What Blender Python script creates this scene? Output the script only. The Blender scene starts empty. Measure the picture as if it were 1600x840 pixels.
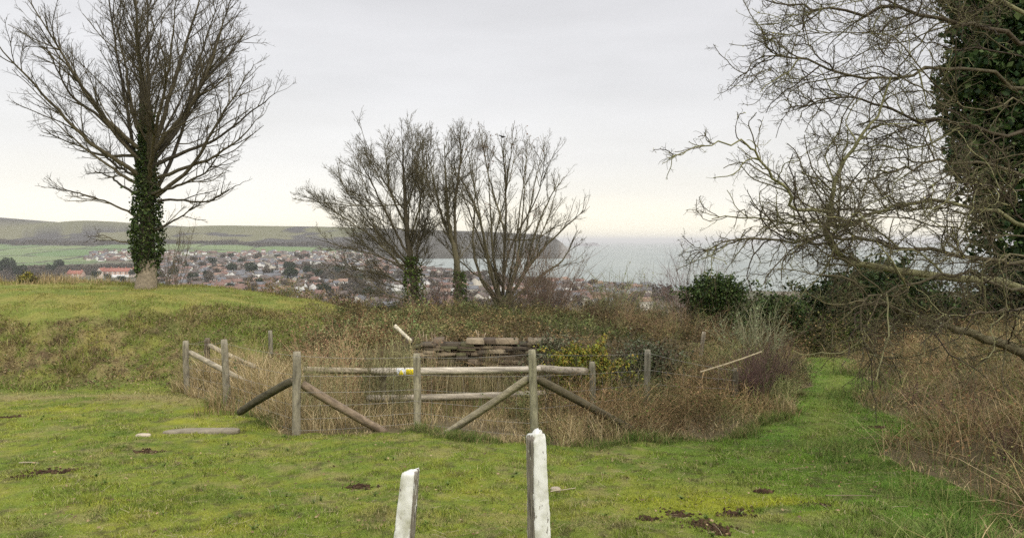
import bpy, math
import numpy as np
from mathutils import Vector

RN = np.random.default_rng(11)
SC = bpy.context.scene
COL = SC.collection
EYE = 70.0                     # camera height above the sea, metres
F = 1150.0                     # focal length in photo pixels (1600 wide)
PIT = math.atan(44.0 / F)      # downward pitch

# ------------------------------------------------------------ camera, sky, sun, exposure
cam_d = bpy.data.cameras.new('camera')
cam_d.sensor_width = 36.0
cam_d.lens = F / 1600 * 36
cam_d.clip_start = 0.05
cam_d.clip_end = 200000
cam = bpy.data.objects.new('camera', cam_d)
COL.objects.link(cam)
cam.location = (0, 0, EYE)
cam.rotation_euler = (math.pi / 2 - PIT, 0, 0)
SC.camera = cam

SUN_EL, SUN_AZ = math.radians(38), math.radians(150)    # azimuth clockwise from +Y (behind and to the right)
world = bpy.data.worlds.new("World")
SC.world = world
world.use_nodes = True
wn = world.node_tree
wn.nodes.clear()
N = wn.nodes.new
wo = N('ShaderNodeOutputWorld'); bg = N('ShaderNodeBackground'); bg2 = N('ShaderNodeBackground'); add = N('ShaderNodeAddShader')
sky = N('ShaderNodeTexSky'); sky.sky_type = 'NISHITA'; sky.sun_disc = False
sky.sun_elevation = SUN_EL; sky.sun_rotation = SUN_AZ
bg.inputs['Strength'].default_value = 0.05
hs = N('ShaderNodeHueSaturation'); hs.inputs['Saturation'].default_value = 0.15
wn.links.new(sky.outputs[0], hs.inputs['Color']); wn.links.new(hs.outputs[0], bg.inputs['Color'])
# the overcast deck: colour by elevation, broken by soft cloud noise
tc = N('ShaderNodeTexCoord'); sp = N('ShaderNodeSeparateXYZ')
wn.links.new(tc.outputs['Generated'], sp.inputs[0])
mp = N('ShaderNodeMapping'); mp.inputs['Scale'].default_value = (1.0, 1.0, 5.0)
wn.links.new(tc.outputs['Generated'], mp.inputs['Vector'])
nz = N('ShaderNodeTexNoise'); nz.inputs['Scale'].default_value = 2.2; nz.inputs['Detail'].default_value = 5; nz.inputs['Roughness'].default_value = 0.5
wn.links.new(mp.outputs[0], nz.inputs['Vector'])
m1 = N('ShaderNodeMath'); m1.operation = 'MULTIPLY_ADD'; m1.inputs[1].default_value = 0.10; m1.inputs[2].default_value = -0.05
wn.links.new(nz.outputs['Fac'], m1.inputs[0])
m2 = N('ShaderNodeMath'); m2.operation = 'ADD'; wn.links.new(sp.outputs['Z'], m2.inputs[0]); wn.links.new(m1.outputs[0], m2.inputs[1])
cr = N('ShaderNodeValToRGB')
els = [(0.0, (1.02, .93, .70)), (0.03, (.88, .815, .66)), (0.06, (.70, .665, .585)), (0.11, (.58, .565, .54)), (0.20, (.52, .515, .52)), (0.34, (.565, .56, .58)), (0.6, (1.25, 1.25, 1.3)), (1.0, (2.0, 2.0, 2.05))]
while len(cr.color_ramp.elements) < len(els): cr.color_ramp.elements.new(0.5)
for e, (p, c) in zip(cr.color_ramp.elements, els):
    e.position = p; e.color = (*c, 1)
wn.links.new(m2.outputs[0], cr.inputs[0])
m3 = N('ShaderNodeMath'); m3.operation = 'MULTIPLY_ADD'; m3.inputs[1].default_value = 0.70; m3.inputs[2].default_value = 0.68
wn.links.new(nz.outputs['Fac'], m3.inputs[0])
wn.links.new(cr.outputs[0], bg2.inputs['Color']); wn.links.new(m3.outputs[0], bg2.inputs['Strength'])
wn.links.new(bg.outputs[0], add.inputs[0]); wn.links.new(bg2.outputs[0], add.inputs[1])
wn.links.new(add.outputs[0], wo.inputs['Surface'])

sd = bpy.data.lights.new('sun', 'SUN')
sd.energy = 1.5; sd.angle = math.radians(10); sd.color = (1, .95, .87)
sun = bpy.data.objects.new('sun', sd); COL.objects.link(sun)
dv = Vector((math.sin(SUN_AZ) * math.cos(SUN_EL), math.cos(SUN_AZ) * math.cos(SUN_EL), math.sin(SUN_EL)))
sun.rotation_euler = dv.to_track_quat('Z', 'Y').to_euler()
SC.view_settings.view_transform = 'Standard'
SC.view_settings.look = 'None'
SC.view_settings.exposure = 0.0
SC.view_settings.gamma = 1
SC.view_settings.use_curve_mapping = False
SC.render.engine = 'CYCLES'
SC.cycles.max_bounces = 5
SC.cycles.diffuse_bounces = 3
SC.cycles.glossy_bounces = 2
SC.cycles.volume_bounces = 0
SC.cycles.use_denoising = False
SC.cycles.use_adaptive_sampling = False

# ------------------------------------------------------------ helpers
CA, SA = math.cos(PIT), math.sin(PIT)
def Pt(px, py, Y):
    u, v = (px - 800) / F, (420 - py) / F
    k = Y / (CA + v * SA)
    return np.array([u * k, Y, EYE + k * (v * CA - SA)])
def proj(x, y, z):
    zz = z - EYE
    d = y * CA - zz * SA
    up = y * SA + zz * CA
    d = np.maximum(d, .01)
    return 800 + F * x / d, 420 - F * up / d
def sm(a, b, x):
    t = np.clip((x - a) / (b - a), 0, 1)
    return t * t * (3 - 2 * t)
def _hash(ix, iy, s):
    h = (ix.astype(np.int64) * 374761393 + iy.astype(np.int64) * 668265263 + s * 974634777) & 0xffffffff
    h = ((h ^ (h >> 13)) * 1274126177) & 0xffffffff
    return ((h ^ (h >> 16)) & 0xffff) / 65535.0
def vn(x, y, s=0):
    ix, iy = np.floor(x), np.floor(y)
    fx, fy = x - ix, y - iy
    fx, fy = fx * fx * (3 - 2 * fx), fy * fy * (3 - 2 * fy)
    a = _hash(ix, iy, s); b = _hash(ix + 1, iy, s); c = _hash(ix, iy + 1, s); d = _hash(ix + 1, iy + 1, s)
    return (a * (1 - fx) + b * fx) * (1 - fy) + (c * (1 - fx) + d * fx) * fy
def fbm(x, y, sc, o=4, s=0):
    t = 0; a = .5; n = 0
    x = np.asarray(x, float) / sc; y = np.asarray(y, float) / sc
    for k in range(o):
        t = t + a * vn(x, y, s + k * 17); n += a; a *= .55; x = x * 2.03 + 5.1; y = y * 2.03 + 1.7
    return t / n
def inpoly(px, py, poly):
    r = np.zeros(len(px), bool); n = len(poly)
    for i in range(n):
        x1, y1 = poly[i]; x2, y2 = poly[(i + 1) % n]
        c = ((y1 > py) != (y2 > py)) & (px < (x2 - x1) * (py - y1) / ((y2 - y1) or 1e-9) + x1)
        r ^= c
    return r
def unit(v):
    return v / np.maximum(np.linalg.norm(v, axis=-1, keepdims=True), 1e-9)
def lerp(a, b, t):
    t = np.asarray(t)[..., None]
    return np.asarray(a) * (1 - t) + np.asarray(b) * t

def tag(o, label=None, cat=None, group=None, kind=None):
    if label: o['label'] = label
    if cat: o['category'] = cat
    if group: o['group'] = group
    if kind: o['kind'] = kind
    return o
def empty(name, loc=(0, 0, 0), rz=0):
    o = bpy.data.objects.new(name, None); COL.objects.link(o)
    o.location = loc; o.rotation_euler = (0, 0, rz); o.empty_display_size = .2
    return o
def mesh(name, V, T, mat, C=None, parent=None, smooth=False, origin=None):
    V = np.asarray(V, np.float64).reshape(-1, 3); T = np.asarray(T, np.int32).reshape(-1, 3)
    if origin is not None: V = V - np.asarray(origin)
    me = bpy.data.meshes.new(name)
    me.vertices.add(len(V)); me.vertices.foreach_set('co', V.astype(np.float32).ravel())
    me.loops.add(T.size); me.loops.foreach_set('vertex_index', T.ravel())
    me.polygons.add(len(T)); me.polygons.foreach_set('loop_start', np.arange(0, T.size, 3, dtype=np.int32))
    if smooth: me.polygons.foreach_set('use_smooth', np.ones(len(T), bool))
    me.update(calc_edges=True)
    if C is not None:
        a = me.color_attributes.new('Col', 'FLOAT_COLOR', 'POINT')
        c4 = np.ones((len(V), 4), np.float32); c4[:, :3] = np.clip(C, 0, 1)
        a.data.foreach_set('color', c4.ravel())
    me.materials.append(mat)
    o = bpy.data.objects.new(name, me); COL.objects.link(o)
    if origin is not None and parent is None: o.location = origin
    if parent is not None: o.parent = parent
    return o
class MB:
    def __init__(s): s.v = []; s.t = []; s.c = []; s.n = 0
    def add(s, V, T, C=None):
        V = np.asarray(V, float).reshape(-1, 3)
        s.v.append(V); s.t.append(np.asarray(T).reshape(-1, 3) + s.n); s.n += len(V)
        if C is None: C = (.5, .5, .5)
        s.c.append(np.broadcast_to(np.asarray(C, float), (len(V), 3)))
        return s
    def out(s): return np.concatenate(s.v), np.concatenate(s.t), np.concatenate(s.c)
    def build(s, name, mat, parent=None, smooth=False, origin=None):
        V, T, C = s.out()
        return mesh(name, V, T, mat, C, parent, smooth, origin)

# ------------------------------------------------------------ materials
def mat_attr(name, rough=.85, spec=.2, nscale=0, namt=.3, bump=0, bscale=30, trans=0, stretch=None):
    m = bpy.data.materials.new(name); m.use_nodes = True
    nt = m.node_tree; b = nt.nodes['Principled BSDF']; L = nt.links.new
    b.inputs['Roughness'].default_value = rough; b.inputs['Specular IOR Level'].default_value = spec
    at = nt.nodes.new('ShaderNodeAttribute'); at.attribute_name = 'Col'
    col = at.outputs['Color']
    tc = nt.nodes.new('ShaderNodeTexCoord'); vec = tc.outputs['Object']
    if stretch:
        mp = nt.nodes.new('ShaderNodeMapping'); mp.inputs['Scale'].default_value = stretch; L(vec, mp.inputs['Vector']); vec = mp.outputs[0]
    if nscale:
        n = nt.nodes.new('ShaderNodeTexNoise'); n.inputs['Scale'].default_value = nscale; n.inputs['Detail'].default_value = 6; n.inputs['Roughness'].default_value = .65
        L(vec, n.inputs['Vector'])
        mr = nt.nodes.new('ShaderNodeMapRange'); mr.inputs['From Min'].default_value = .25; mr.inputs['From Max'].default_value = .75
        mr.inputs['To Min'].default_value = 1 - namt; mr.inputs['To Max'].default_value = 1 + namt
        L(n.outputs['Fac'], mr.inputs['Value'])
        vm = nt.nodes.new('ShaderNodeVectorMath'); vm.operation = 'SCALE'
        L(col, vm.inputs[0]); L(mr.outputs[0], vm.inputs['Scale']); col = vm.outputs[0]
    L(col, b.inputs['Base Color'])
    if bump:
        n2 = nt.nodes.new('ShaderNodeTexNoise'); n2.inputs['Scale'].default_value = bscale; n2.inputs['Detail'].default_value = 8
        L(vec, n2.inputs['Vector'])
        bp = nt.nodes.new('ShaderNodeBump'); bp.inputs['Strength'].default_value = bump; bp.inputs['Distance'].default_value = .02
        L(n2.outputs['Fac'], bp.inputs['Height']); L(bp.outputs[0], b.inputs['Normal'])
    return m
M_GROUND = mat_attr('ground_turf', .95, .1, 9, .25, .6, 25)
M_GRASS = mat_attr('grass_blades', .85, .06)
M_DRY = mat_attr('dry_stalks', .9, .06)
M_LEAF = mat_attr('leaves', .6, .15)
M_BARK = mat_attr('bark', .9, .15, 14, .45, .8, 40)
M_TWIG = mat_attr('twigs', .9, .1)
M_WOOD = mat_attr('weathered_wood', .85, .2, 6, .5, .7, 30, stretch=(3, 3, .6))
M_LOG = mat_attr('weathered_rail', .85, .2, 7, .4, .7, 30, stretch=(.5, 3, 3))
M_STONE = mat_attr('stone', .9, .2, 12, .35, .8, 30)
M_SOIL = mat_attr('soil', 1, .05, 20, .4)
M_FAR = mat_attr('far_foliage', 1, .05)
M_WALLF = mat_attr('painted_walls', .9, .2, .4, .12)
M_ROOF = mat_attr('roof_tiles', .85, .2, .8, .2)
M_PAINT = mat_attr('sign_paint', .5, .4)
M_WIRE = mat_attr('fence_wire', .5, .5)

# white flaking paint over grey wood
M_WHITE = bpy.data.materials.new('flaking_white_paint'); M_WHITE.use_nodes = True
nt = M_WHITE.node_tree; b = nt.nodes['Principled BSDF']; L = nt.links.new
b.inputs['Roughness'].default_value = .75
at = nt.nodes.new('ShaderNodeAttribute'); at.attribute_name = 'Col'
tc_ = nt.nodes.new('ShaderNodeTexCoord')
mpg = nt.nodes.new('ShaderNodeMapping'); mpg.inputs['Scale'].default_value = (1, 1, .35); L(tc_.outputs['Object'], mpg.inputs['Vector'])
n1 = nt.nodes.new('ShaderNodeTexNoise'); n1.inputs['Scale'].default_value = 38; n1.inputs['Detail'].default_value = 8; n1.inputs['Roughness'].default_value = .7
L(mpg.outputs[0], n1.inputs['Vector'])
ad = nt.nodes.new('ShaderNodeMath'); ad.operation = 'ADD'; L(n1.outputs['Fac'], ad.inputs[0]); 
sc_ = nt.nodes.new('ShaderNodeSeparateColor'); L(at.outputs['Color'], sc_.inputs[0]); L(sc_.outputs[0], ad.inputs[1])
rp = nt.nodes.new('ShaderNodeValToRGB'); rp.color_ramp.elements[0].position = .64; rp.color_ramp.elements[1].position = .68
L(ad.outputs[0], rp.inputs[0])
n3 = nt.nodes.new('ShaderNodeTexNoise'); n3.inputs['Scale'].default_value = 60; n3.inputs['Detail'].default_value = 6
mp3 = nt.nodes.new('ShaderNodeMapping'); mp3.inputs['Scale'].default_value = (2, 2, .12); L(tc_.outputs['Object'], mp3.inputs['Vector']); L(mp3.outputs[0], n3.inputs['Vector'])
wr = nt.nodes.new('ShaderNodeValToRGB'); wr.color_ramp.elements[0].position = .35; wr.color_ramp.elements[0].color = (.05, .04, .03, 1); wr.color_ramp.elements[1].position = .62; wr.color_ramp.elements[1].color = (.30, .26, .20, 1)
L(n3.outputs['Fac'], wr.inputs[0])
pn = nt.nodes.new('ShaderNodeTexNoise'); pn.inputs['Scale'].default_value = 9; pn.inputs['Detail'].default_value = 5
L(tc_.outputs['Object'], pn.inputs['Vector'])
pr = nt.nodes.new('ShaderNodeValToRGB'); pr.color_ramp.elements[0].position = .32; pr.color_ramp.elements[0].color = (.42, .41, .31, 1); pr.color_ramp.elements[1].position = .56; pr.color_ramp.elements[1].color = (.76, .75, .70, 1)
L(pn.outputs['Fac'], pr.inputs[0])
mx = nt.nodes.new('ShaderNodeMix'); mx.data_type = 'RGBA'
L(rp.outputs[0], mx.inputs[0]); L(wr.outputs[0], mx.inputs[6]); L(pr.outputs[0], mx.inputs[7]); L(mx.outputs[2], b.inputs['Base Color'])
bp = nt.nodes.new('ShaderNodeBump'); bp.inputs['Strength'].default_value = .7; bp.inputs['Distance'].default_value = .006
L(ad.outputs[0], bp.inputs['Height']); L(bp.outputs[0], b.inputs['Normal'])

# sea
M_SEA = bpy.data.materials.new('sea_water'); M_SEA.use_nodes = True
nt = M_SEA.node_tree; b = nt.nodes['Principled BSDF']; L = nt.links.new
b.inputs['Base Color'].default_value = (.20, .33, .31, 1); b.inputs['Roughness'].default_value = .5; b.inputs['IOR'].default_value = 1.33
tc_ = nt.nodes.new('ShaderNodeTexCoord'); mpg = nt.nodes.new('ShaderNodeMapping'); mpg.inputs['Scale'].default_value = (.004, .0015, 1)
L(tc_.outputs['Object'], mpg.inputs['Vector'])
n1 = nt.nodes.new('ShaderNodeTexNoise'); n1.inputs['Scale'].default_value = 1; n1.inputs['Detail'].default_value = 6; L(mpg.outputs[0], n1.inputs['Vector'])
rp = nt.nodes.new('ShaderNodeValToRGB'); rp.color_ramp.elements[0].position = .35; rp.color_ramp.elements[0].color = (.20, .225, .203, 1); rp.color_ramp.elements[1].position = .65; rp.color_ramp.elements[1].color = (.25, .272, .24, 1)
L(n1.outputs['Fac'], rp.inputs[0]); L(rp.outputs[0], b.inputs['Base Color'])

# ------------------------------------------------------------ terrain
def front(x):
    return np.interp(x, [-9, -7, -6.2, -4.9, -3.0, -1.4, .3, 1.7, 3.3, 4.6, 6.5, 8, 9], [17, 14.6, 13.8, 12.3, 10.0, 10.2, 9.1, 9.5, 10.2, 12, 16, 20, 23])
_front0 = front
def front(x):
    x = np.asarray(x, float)
    return _front0(x) + (fbm(x, x * 0 + 3.3, .8, 3, 611) - .5) * .9 * (np.abs(x - .5) < 7)
def rbank(y):
    return 3.6 + (y - 5.8) * .40 + .35 * np.sin(y * 1.3)
UK = np.array([-500, 0, 350, 500, 600, 900])
YK = np.array([60, 120, 200, 400, 660, 1100, 1500, 1900, 2300, 2700, 2900, 3050, 3300, 3500, 4500, 9000])
RZ_U = np.array([-500, 0, 150, 350, 500, 640, 760, 840, 868, 882, 890, 893])
RZ = (376 - np.array([330, 339, 345, 352, 354, 358, 362, 366, 372, 382, 396, 404])) / 1150 * 3300
def far_h(x, y):
    u = np.clip(800 + F * x / np.maximum(y, 1), -500, 1700)
    rz = np.interp(u, RZ_U, RZ)
    T = np.array([
        [-14, -28, -40, -55, -61, -62, -62, -61, -48, -18, 12, 45, 0, 0, 0, 0],
        [-14, -28, -40, -55, -61, -62, -62, -61, -48, -18, 5, 42, 0, 0, 0, 0],
        [-14, -28, -40, -55, -60, -60, -56, -50, -40, -24, -5, 20, 0, 0, 0, 0],
        [-14, -28, -40, -55, -60, -60, -57, -52, -44, -28, -8, 20, 0, 0, 0, 0],
        [-14, -28, -42, -57, -62, -64, -64, -64, -64, -62, -35, 0, 0, 0, 0, 0],
        [-14, -28, -42, -57, -62, -64, -66, -66, -66, -66, -50, -10, 0, 0, 0, 0]], float)
    iu = np.clip(np.searchsorted(UK, u) - 1, 0, len(UK) - 2); fu = np.clip((u - UK[iu]) / (UK[iu + 1] - UK[iu]), 0, 1)
    z = np.zeros_like(u, float)
    rows = []
    for r in range(len(UK)):
        zz = np.interp(y, YK[:12], T[r, :12]); rows.append(zz)
    rows = np.array(rows)
    idx = np.arange(u.size).reshape(u.shape)
    fl = rows.reshape(len(UK), -1)
    z = (fl[iu.ravel(), idx.ravel()] * (1 - fu.ravel()) + fl[iu.ravel() + 1, idx.ravel()] * fu.ravel()).reshape(u.shape)
    up = sm(3050, 3300, y); z = np.where(y > 3050, z * (1 - up) + rz * up, z)
    z = np.minimum(z, np.where((u > 560), np.maximum(rz, -74), 1e3))
    z = np.where(y > 3330, rz - (y - 3330) * .06, z)
    z = z + (fbm(x, y, 260, 4, 3) - .5) * 9 * sm(300, 900, y) * (y < 3050) + (fbm(x, y, 300, 4, 8) - .5) * 26 * sm(2700, 2950, y) * (1 - sm(3080, 3300, y))
    coast = np.interp(u, [560, 600, 660, 740, 900, 1000, 1200, 1700], [2900, 2700, 1640, 1365, 1090, 1020, 1000, 950])
    sea1 = (u > 575) & (y > coast) & (y < 2900)
    z = np.where(sea1, -76, z)
    z = np.where((u > 893) & (y > 1500), -90, z)
    z = np.where((y > 2890) & (y < 2960) & (u > 610) & (u < 893), np.maximum(z, -66), z)
    z = np.where(sea1, z, np.maximum(z, np.where((u < 893) | (y < 1500), -67, -200)))
    return z
def H(x, y):
    x = np.asarray(x, float); y = np.asarray(y, float)
    b = np.interp(y, [-60, 0, 4, 7, 10, 14, 22, 26, 40, 60], [-1.2, -1.6, -1.95, -2.35, -2.65, -2.95, -3.55, -4.5, -7.5, -14])
    top = np.interp(x, [-60, -15, -10.3, -8.6, -7, -5.7, -4.5, 0, 4, 8], [-1.2, -1.38, -1.46, -1.66, -1.95, -2.2, -2.4, -2.35, -2.6, -3.3])
    foot = np.interp(x, [-40, -10, -6, -5, -3.7, -3, 3.2, 5, 7, 9], [13.2, 14.7, 14.9, 15.3, 15.9, 16.02, 16.02, 16.8, 18, 21])
    wd = np.interp(x, [-12, -8, -5.5, -3.7, 1.0, 2.6], [3.6, 4.6, 4.2, .8, .35, 2.6])
    w = sm(foot, foot + wd, y) * (1 - sm(5, 8.5, x))
    top = top - .42 * (1 - sm(foot + 2.4, foot + 6, y)) * (1 - sm(-9, -6, x))
    top = np.where(y > 24.5, top - (y - 24.5) * .32, top)
    z = b * (1 - w) + np.maximum(top, b) * w
    z = z - .38 * np.exp(-((x - .1) / 3.4) ** 4 - ((y - 14.0) / 1.9) ** 4)
    d = x - rbank(y)
    z = z + (.75 * sm(0, 3.5, d)) * (1 - sm(18, 24, y)) * sm(1, 4, y)
    rough = sm(foot - .6, foot + .8, y) * (1 - sm(foot + 2.6, foot + 4.2, y)) * (1 - sm(-4.5, -3, x))
    z = z + (fbm(x, y, 1.7, 3, 1) - .5) * .16 + (fbm(x, y, .35, 3, 2) - .5) * .045 + (fbm(x, y, .7, 3, 5) - .5) * .42 * rough
    t = sm(26, 60, y)
    f = far_h(x, y)
    return EYE + np.where(y > 60, f, z * (1 - t) + f * t)
def Hs(x, y): return float(H(np.array([x]), np.array([y]))[0])
def ground_at(px, py):
    ys = np.concatenate([np.arange(3, 60, .05), np.geomspace(60, 3300, 900)])
    p = np.array([Pt(px, py, 1.0)])
    dx, dz = p[0, 0], p[0, 2] - EYE
    g = H(dx * ys, ys); hit = np.nonzero(EYE + dz * ys <= g)[0]
    y = ys[hit[0]] if len(hit) else ys[-1]
    return dx * y, y

def lawn_col(x, y):
    g1 = lerp([.150, .200, .030], [.098, .190, .024], sm(1.0, 3.6, x)); g2 = np.array([.228, .235, .036]); g3 = np.array([.27, .22, .10]); g4 = np.array([.080, .125, .022])
    a = .85 * sm(.30, .70, .4 * fbm(x, y, 1.3, 4, 31) + .6 * fbm(x, y, .20, 4, 32)); c = lerp(g1, g2, a * (1 - .8 * sm(.3, 2.6, x)))
    c = lerp(c, g4, sm(.44, .70, .5 * fbm(x, y, .9, 3, 41) + .5 * fbm(x, y, .22, 3, 42)) * (.62 + .25 * sm(1, 4, x)))
    s = sm(.50, .68, .5 * fbm(x, y, .7, 4, 51) + .5 * fbm(x, y, .16, 3, 52)) * (.5 - .3 * sm(1, 4, x)); c = lerp(c, g3, s)
    c = lerp(c, [.085, .07, .035], sm(.62, .74, fbm(x, y, .13, 3, 57)) * .6)
    # faint trodden line along the path
    px_ = np.interp(y, [8, 12.5, 17, 22], [3.4, 5.4, 7.6, 9.5]); c = lerp(c, [.19, .20, .045], .5 * np.exp(-((x - px_) / .35) ** 2) * sm(8, 10, y))
    # worn straw band at the foot of the left bank
    s2 = np.exp(-((y - 13.6 + .15 * (x + 8)) / .55) ** 2) * (1 - sm(-6.2, -5, x)) * sm(.3, .55, fbm(x, y, .9, 3, 61)); c = lerp(c, g3 * 1.05, s2 * .85)
    # bright moss patch ahead of the tall post and by the fence corner
    for mx_, my_, rx, ry in [(1.55, 6.3, .75, .5), (2.2, 6.1, .5, .3), (-4.9, 10.9, .5, .35), (-4.4, 10.3, .5, .25), (-5.2, 12, .4, .3), (-7.3, 12.2, .6, .3)]:
        k = np.exp(-((x - mx_) / rx) ** 2 - ((y - my_) / ry) ** 2) * sm(.3, .55, fbm(x, y, .35, 3, 71)); c = lerp(c, np.array([.27, .28, .025]), k * .75)
    return c
SOILS = [(*ground_at(a, b_), rx, ry) for a, b_, rx, ry in [(1062, 806, .09, .10), (1098, 820, .11, .12), (1150, 804, .11, .10), (1120, 828, .07, .08), (1012, 812, .05, .04), (1196, 768, .05, .05), (1284, 790, .11, .05), (72, 738, .12, .12), (108, 736, .05, .10), (40, 746, .06, .05), (14, 652, .15, .12), (1372, 668, .14, .10), (560, 762, .10, .06), (232, 706, .12, .06)]]
def soilmask(x, y):
    k = np.zeros_like(x)
    for a, b_, rx, ry in SOILS:
        k = np.maximum(k, np.exp(-((x - a) / rx) ** 2 - ((y - b_) / ry) ** 2))
    return k * (.55 + .9 * fbm(x, y, .06, 2, 91))
def scrubmask(x, y):
    a = (y > front(x)) & (x < 9.3) & (x > np.interp(y, [14, 16, 19, 24], [-6.6, -4.6, -4.9, -5.4]))
    b = x > rbank(y)
    return np.where(a | b, 1.0, 0.0)
def bankmask(x, y):
    foot = np.interp(x, [-40, -10, -6, -5, -4], [13.2, 14.7, 14.9, 15.3, 15.9])
    ex = np.interp(x, [-16, -11, -8.5, -6.5, -5], [2.3, 2.5, 4.2, 5.5, 7])
    return sm(foot - .9, foot + 1.3, y + (fbm(x, y, .7, 3, 14) - .5) * 1.6) * (1 - sm(foot + ex, foot + ex + 1, y + (fbm(x, y, .8, 3, 4) - .5) * 2)) * (1 - sm(-3.3, -2.8, x))
def bank_col(x, y):
    c = lerp([.12, .14, .030], [.20, .16, .068], sm(.38, .6, .5 * fbm(x, y, .5, 4, 21) + .5 * fbm(x, y, .14, 3, 22)))
    c = lerp(c, [.09, .062, .035], sm(.52, .68, fbm(x, y, .3, 3, 23)) * .8)
    c = lerp(c, [.22, .20, .05], sm(.5, .66, fbm(x, y, .45, 3, 24)) * .5)
    foot = np.interp(x, [-40, -10, -6, -5, -4], [13.2, 14.7, 14.9, 15.3, 15.9]); c = lerp(c, [.12, .165, .03], (1 - sm(foot - .2, foot + 1.6, y)) * .7)
    return lerp(c, [.11, .15, .028], sm(.45, .65, fbm(x, y, 1.8, 3, 25)) * .55)
def near_col(x, y):
    c = lawn_col(x, y) * .8
    mt = sm(15, 18, y) * (1 - sm(-5, -4, x)); c = lerp(c, lerp([.235, .215, .06], [.15, .175, .038], sm(.35, .65, fbm(x, y, .7, 4, 58))), mt * .85)
    c = lerp(c, bank_col(x, y), bankmask(x, y))
    c = lerp(c, lerp([.085, .07, .035], [.13, .10, .055], fbm(x, y, .6, 3, 33)), scrubmask(x, y))
    return lerp(c, [.05, .033, .02], sm(.35, .55, soilmask(x, y)))
def far_col(x, y):
    u = 800 + F * x / np.maximum(y, 1)
    c = lerp([.085, .085, .05], [.13, .11, .075], sm(.4, .6, fbm(x, y, 90, 3, 13)))
    cell = vn(np.floor(x / 210 + .5 * vn(x / 300, y / 300, 5)), np.floor(y / 260 + .6 * vn(x / 300, y / 300, 6)), 77)
    fld = lerp([.105, .165, .06], [.155, .19, .08], cell)
    fy0 = np.interp(u, [-500, 0, 140, 250, 350, 560], [1500, 1750, 1850, 2150, 2330, 2480])
    c = lerp(c, fld, sm(fy0, fy0 + 60, y + (fbm(x, y, 150, 3, 15) - .5) * 300) * (1 - sm(560, 600, u)))
    hx = np.abs(((x / 210 + .5 * vn(x / 300, y / 300, 5)) % 1) - .5) > .465; hy = np.abs(((y / 260 + .6 * vn(x / 300, y / 300, 6)) % 1) - .5) > .455
    c = np.where((((hx | hy) & (fbm(x, y, 120, 2, 19) > .33)) & (y > fy0) & (y < 2800) & (u < 600))[..., None], np.array([.055, .05, .035]), c)
    hk = ((u > 40) & (u < 158) & (y > 1000) & (y < 1190)); c = np.where(hk[..., None], np.array([.12, .19, .05]), c)
    wood = sm(2720, 2790, y + (fbm(x, y, 160, 3, 27) - .5) * 170)
    dn = lerp([.155, .14, .075], [.105, .11, .052], fbm(x, y, 250, 4, 29))
    dn = lerp(dn, [.055, .05, .045], sm(.53, .60, fbm(x, y, 190, 4, 37)))
    hi = sm(2840, 2900, y + (fbm(x, y, 160, 3, 27) - .5) * 200)
    c = lerp(c, [.055, .048, .045], wood); c = lerp(c, dn, hi)
    hd = sm(520, 620, u) * sm(2850, 2900, y); c = lerp(c, lerp([.032, .029, .024], [.065, .058, .042], fbm(x, y, 120, 4, 39)), hd)
    clf = sm(868, 884, u) * (y > 2800); c = lerp(c, [.24, .22, .19], clf * .8)
    return c

def build_terrain():
    rad = np.concatenate([[0.3, 1, 1.8, 2.5, 3.1], np.arange(3.5, 12, .06), np.arange(12, 30, .12), np.geomspace(30, 600, 70), np.arange(610, 2600, 24), np.arange(2600, 3500, 11), np.geomspace(3520, 9000, 14)])
    an = np.concatenate([np.arange(-180, -46, 6.0), np.arange(-46, 46, .17), np.arange(46, 180, 6.0)])
    A, Rr = np.meshgrid(np.radians(an), rad)
    X = Rr * np.sin(A); Y = Rr * np.cos(A)
    Z = H(X, Y)
    V = np.stack([X, Y, Z], -1).reshape(-1, 3)
    C = np.where((Y < 60)[..., None], near_col(X, Y), far_col(X, Y)).reshape(-1, 3)
    na, nr = len(an), len(rad)
    i = np.arange(nr - 1)[:, None] * na; j = np.arange(na); jn = (j + 1) % na
    a = (i + j).ravel(); b_ = (i + jn).ravel(); c = (i + na + jn).ravel(); d = (i + na + j).ravel()
    T = np.concatenate([np.stack([a, b_, c], -1), np.stack([a, c, d], -1)])[:, ::-1]
    ctr = len(V); V = np.vstack([V, [0, 0, Hs(0, 0)]]); C = np.vstack([C, [.1, .14, .03]])
    T = np.vstack([T, np.stack([np.full(na, ctr), jn, j], -1)])
    o = mesh('ground', V, T, M_GROUND, C, smooth=True)
    tag(o, 'grassy hilltop falling to a valley and a long down', kind='structure')
build_terrain()
S = 60000.
sea = mesh('sea', [[-S, -2000, 0], [S, -2000, 0], [S, S, 0], [-S, S, 0]], [[0, 1, 2], [0, 2, 3]], M_SEA)
tag(sea, 'calm grey green sea reaching to the horizon', kind='structure')

# far low headland across the bay
def headland():
    mb = MB(); n = 40
    xs = np.linspace(0, 1, n)
    top = np.interp(xs, [0, .05, .35, .55, .8, .88, .93, 1], [30, 34, 30, 40, 42, 34, 9, 1]) + fbm(xs * 40, xs * 0, 3, 3) * 4
    p0, p1 = Pt(893, 384, 9800)[0], Pt(941, 384, 9800)[0]
    X = p0 + (p1 - p0) * xs
    V = []; prof = [(-60, -.1), (-30, .7), (60, 1), (300, .95), (420, -.1)]
    for dy, k in prof:
        V.append(np.stack([X, np.full(n, 9800. + dy), top * k], -1))
    V = np.array(V).reshape(-1, 3); T = []
    for r in range(len(prof) - 1):
        for c in range(n - 1):
            a = r * n + c; T += [[a, a + 1, a + n + 1], [a, a + n + 1, a + n]]
    mb.add(V, T, (.2, .19, .19))
    tag(mb.build('headland', M_FAR, smooth=True), 'low hazy headland far out beyond the bay', kind='structure')
headland()

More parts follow.
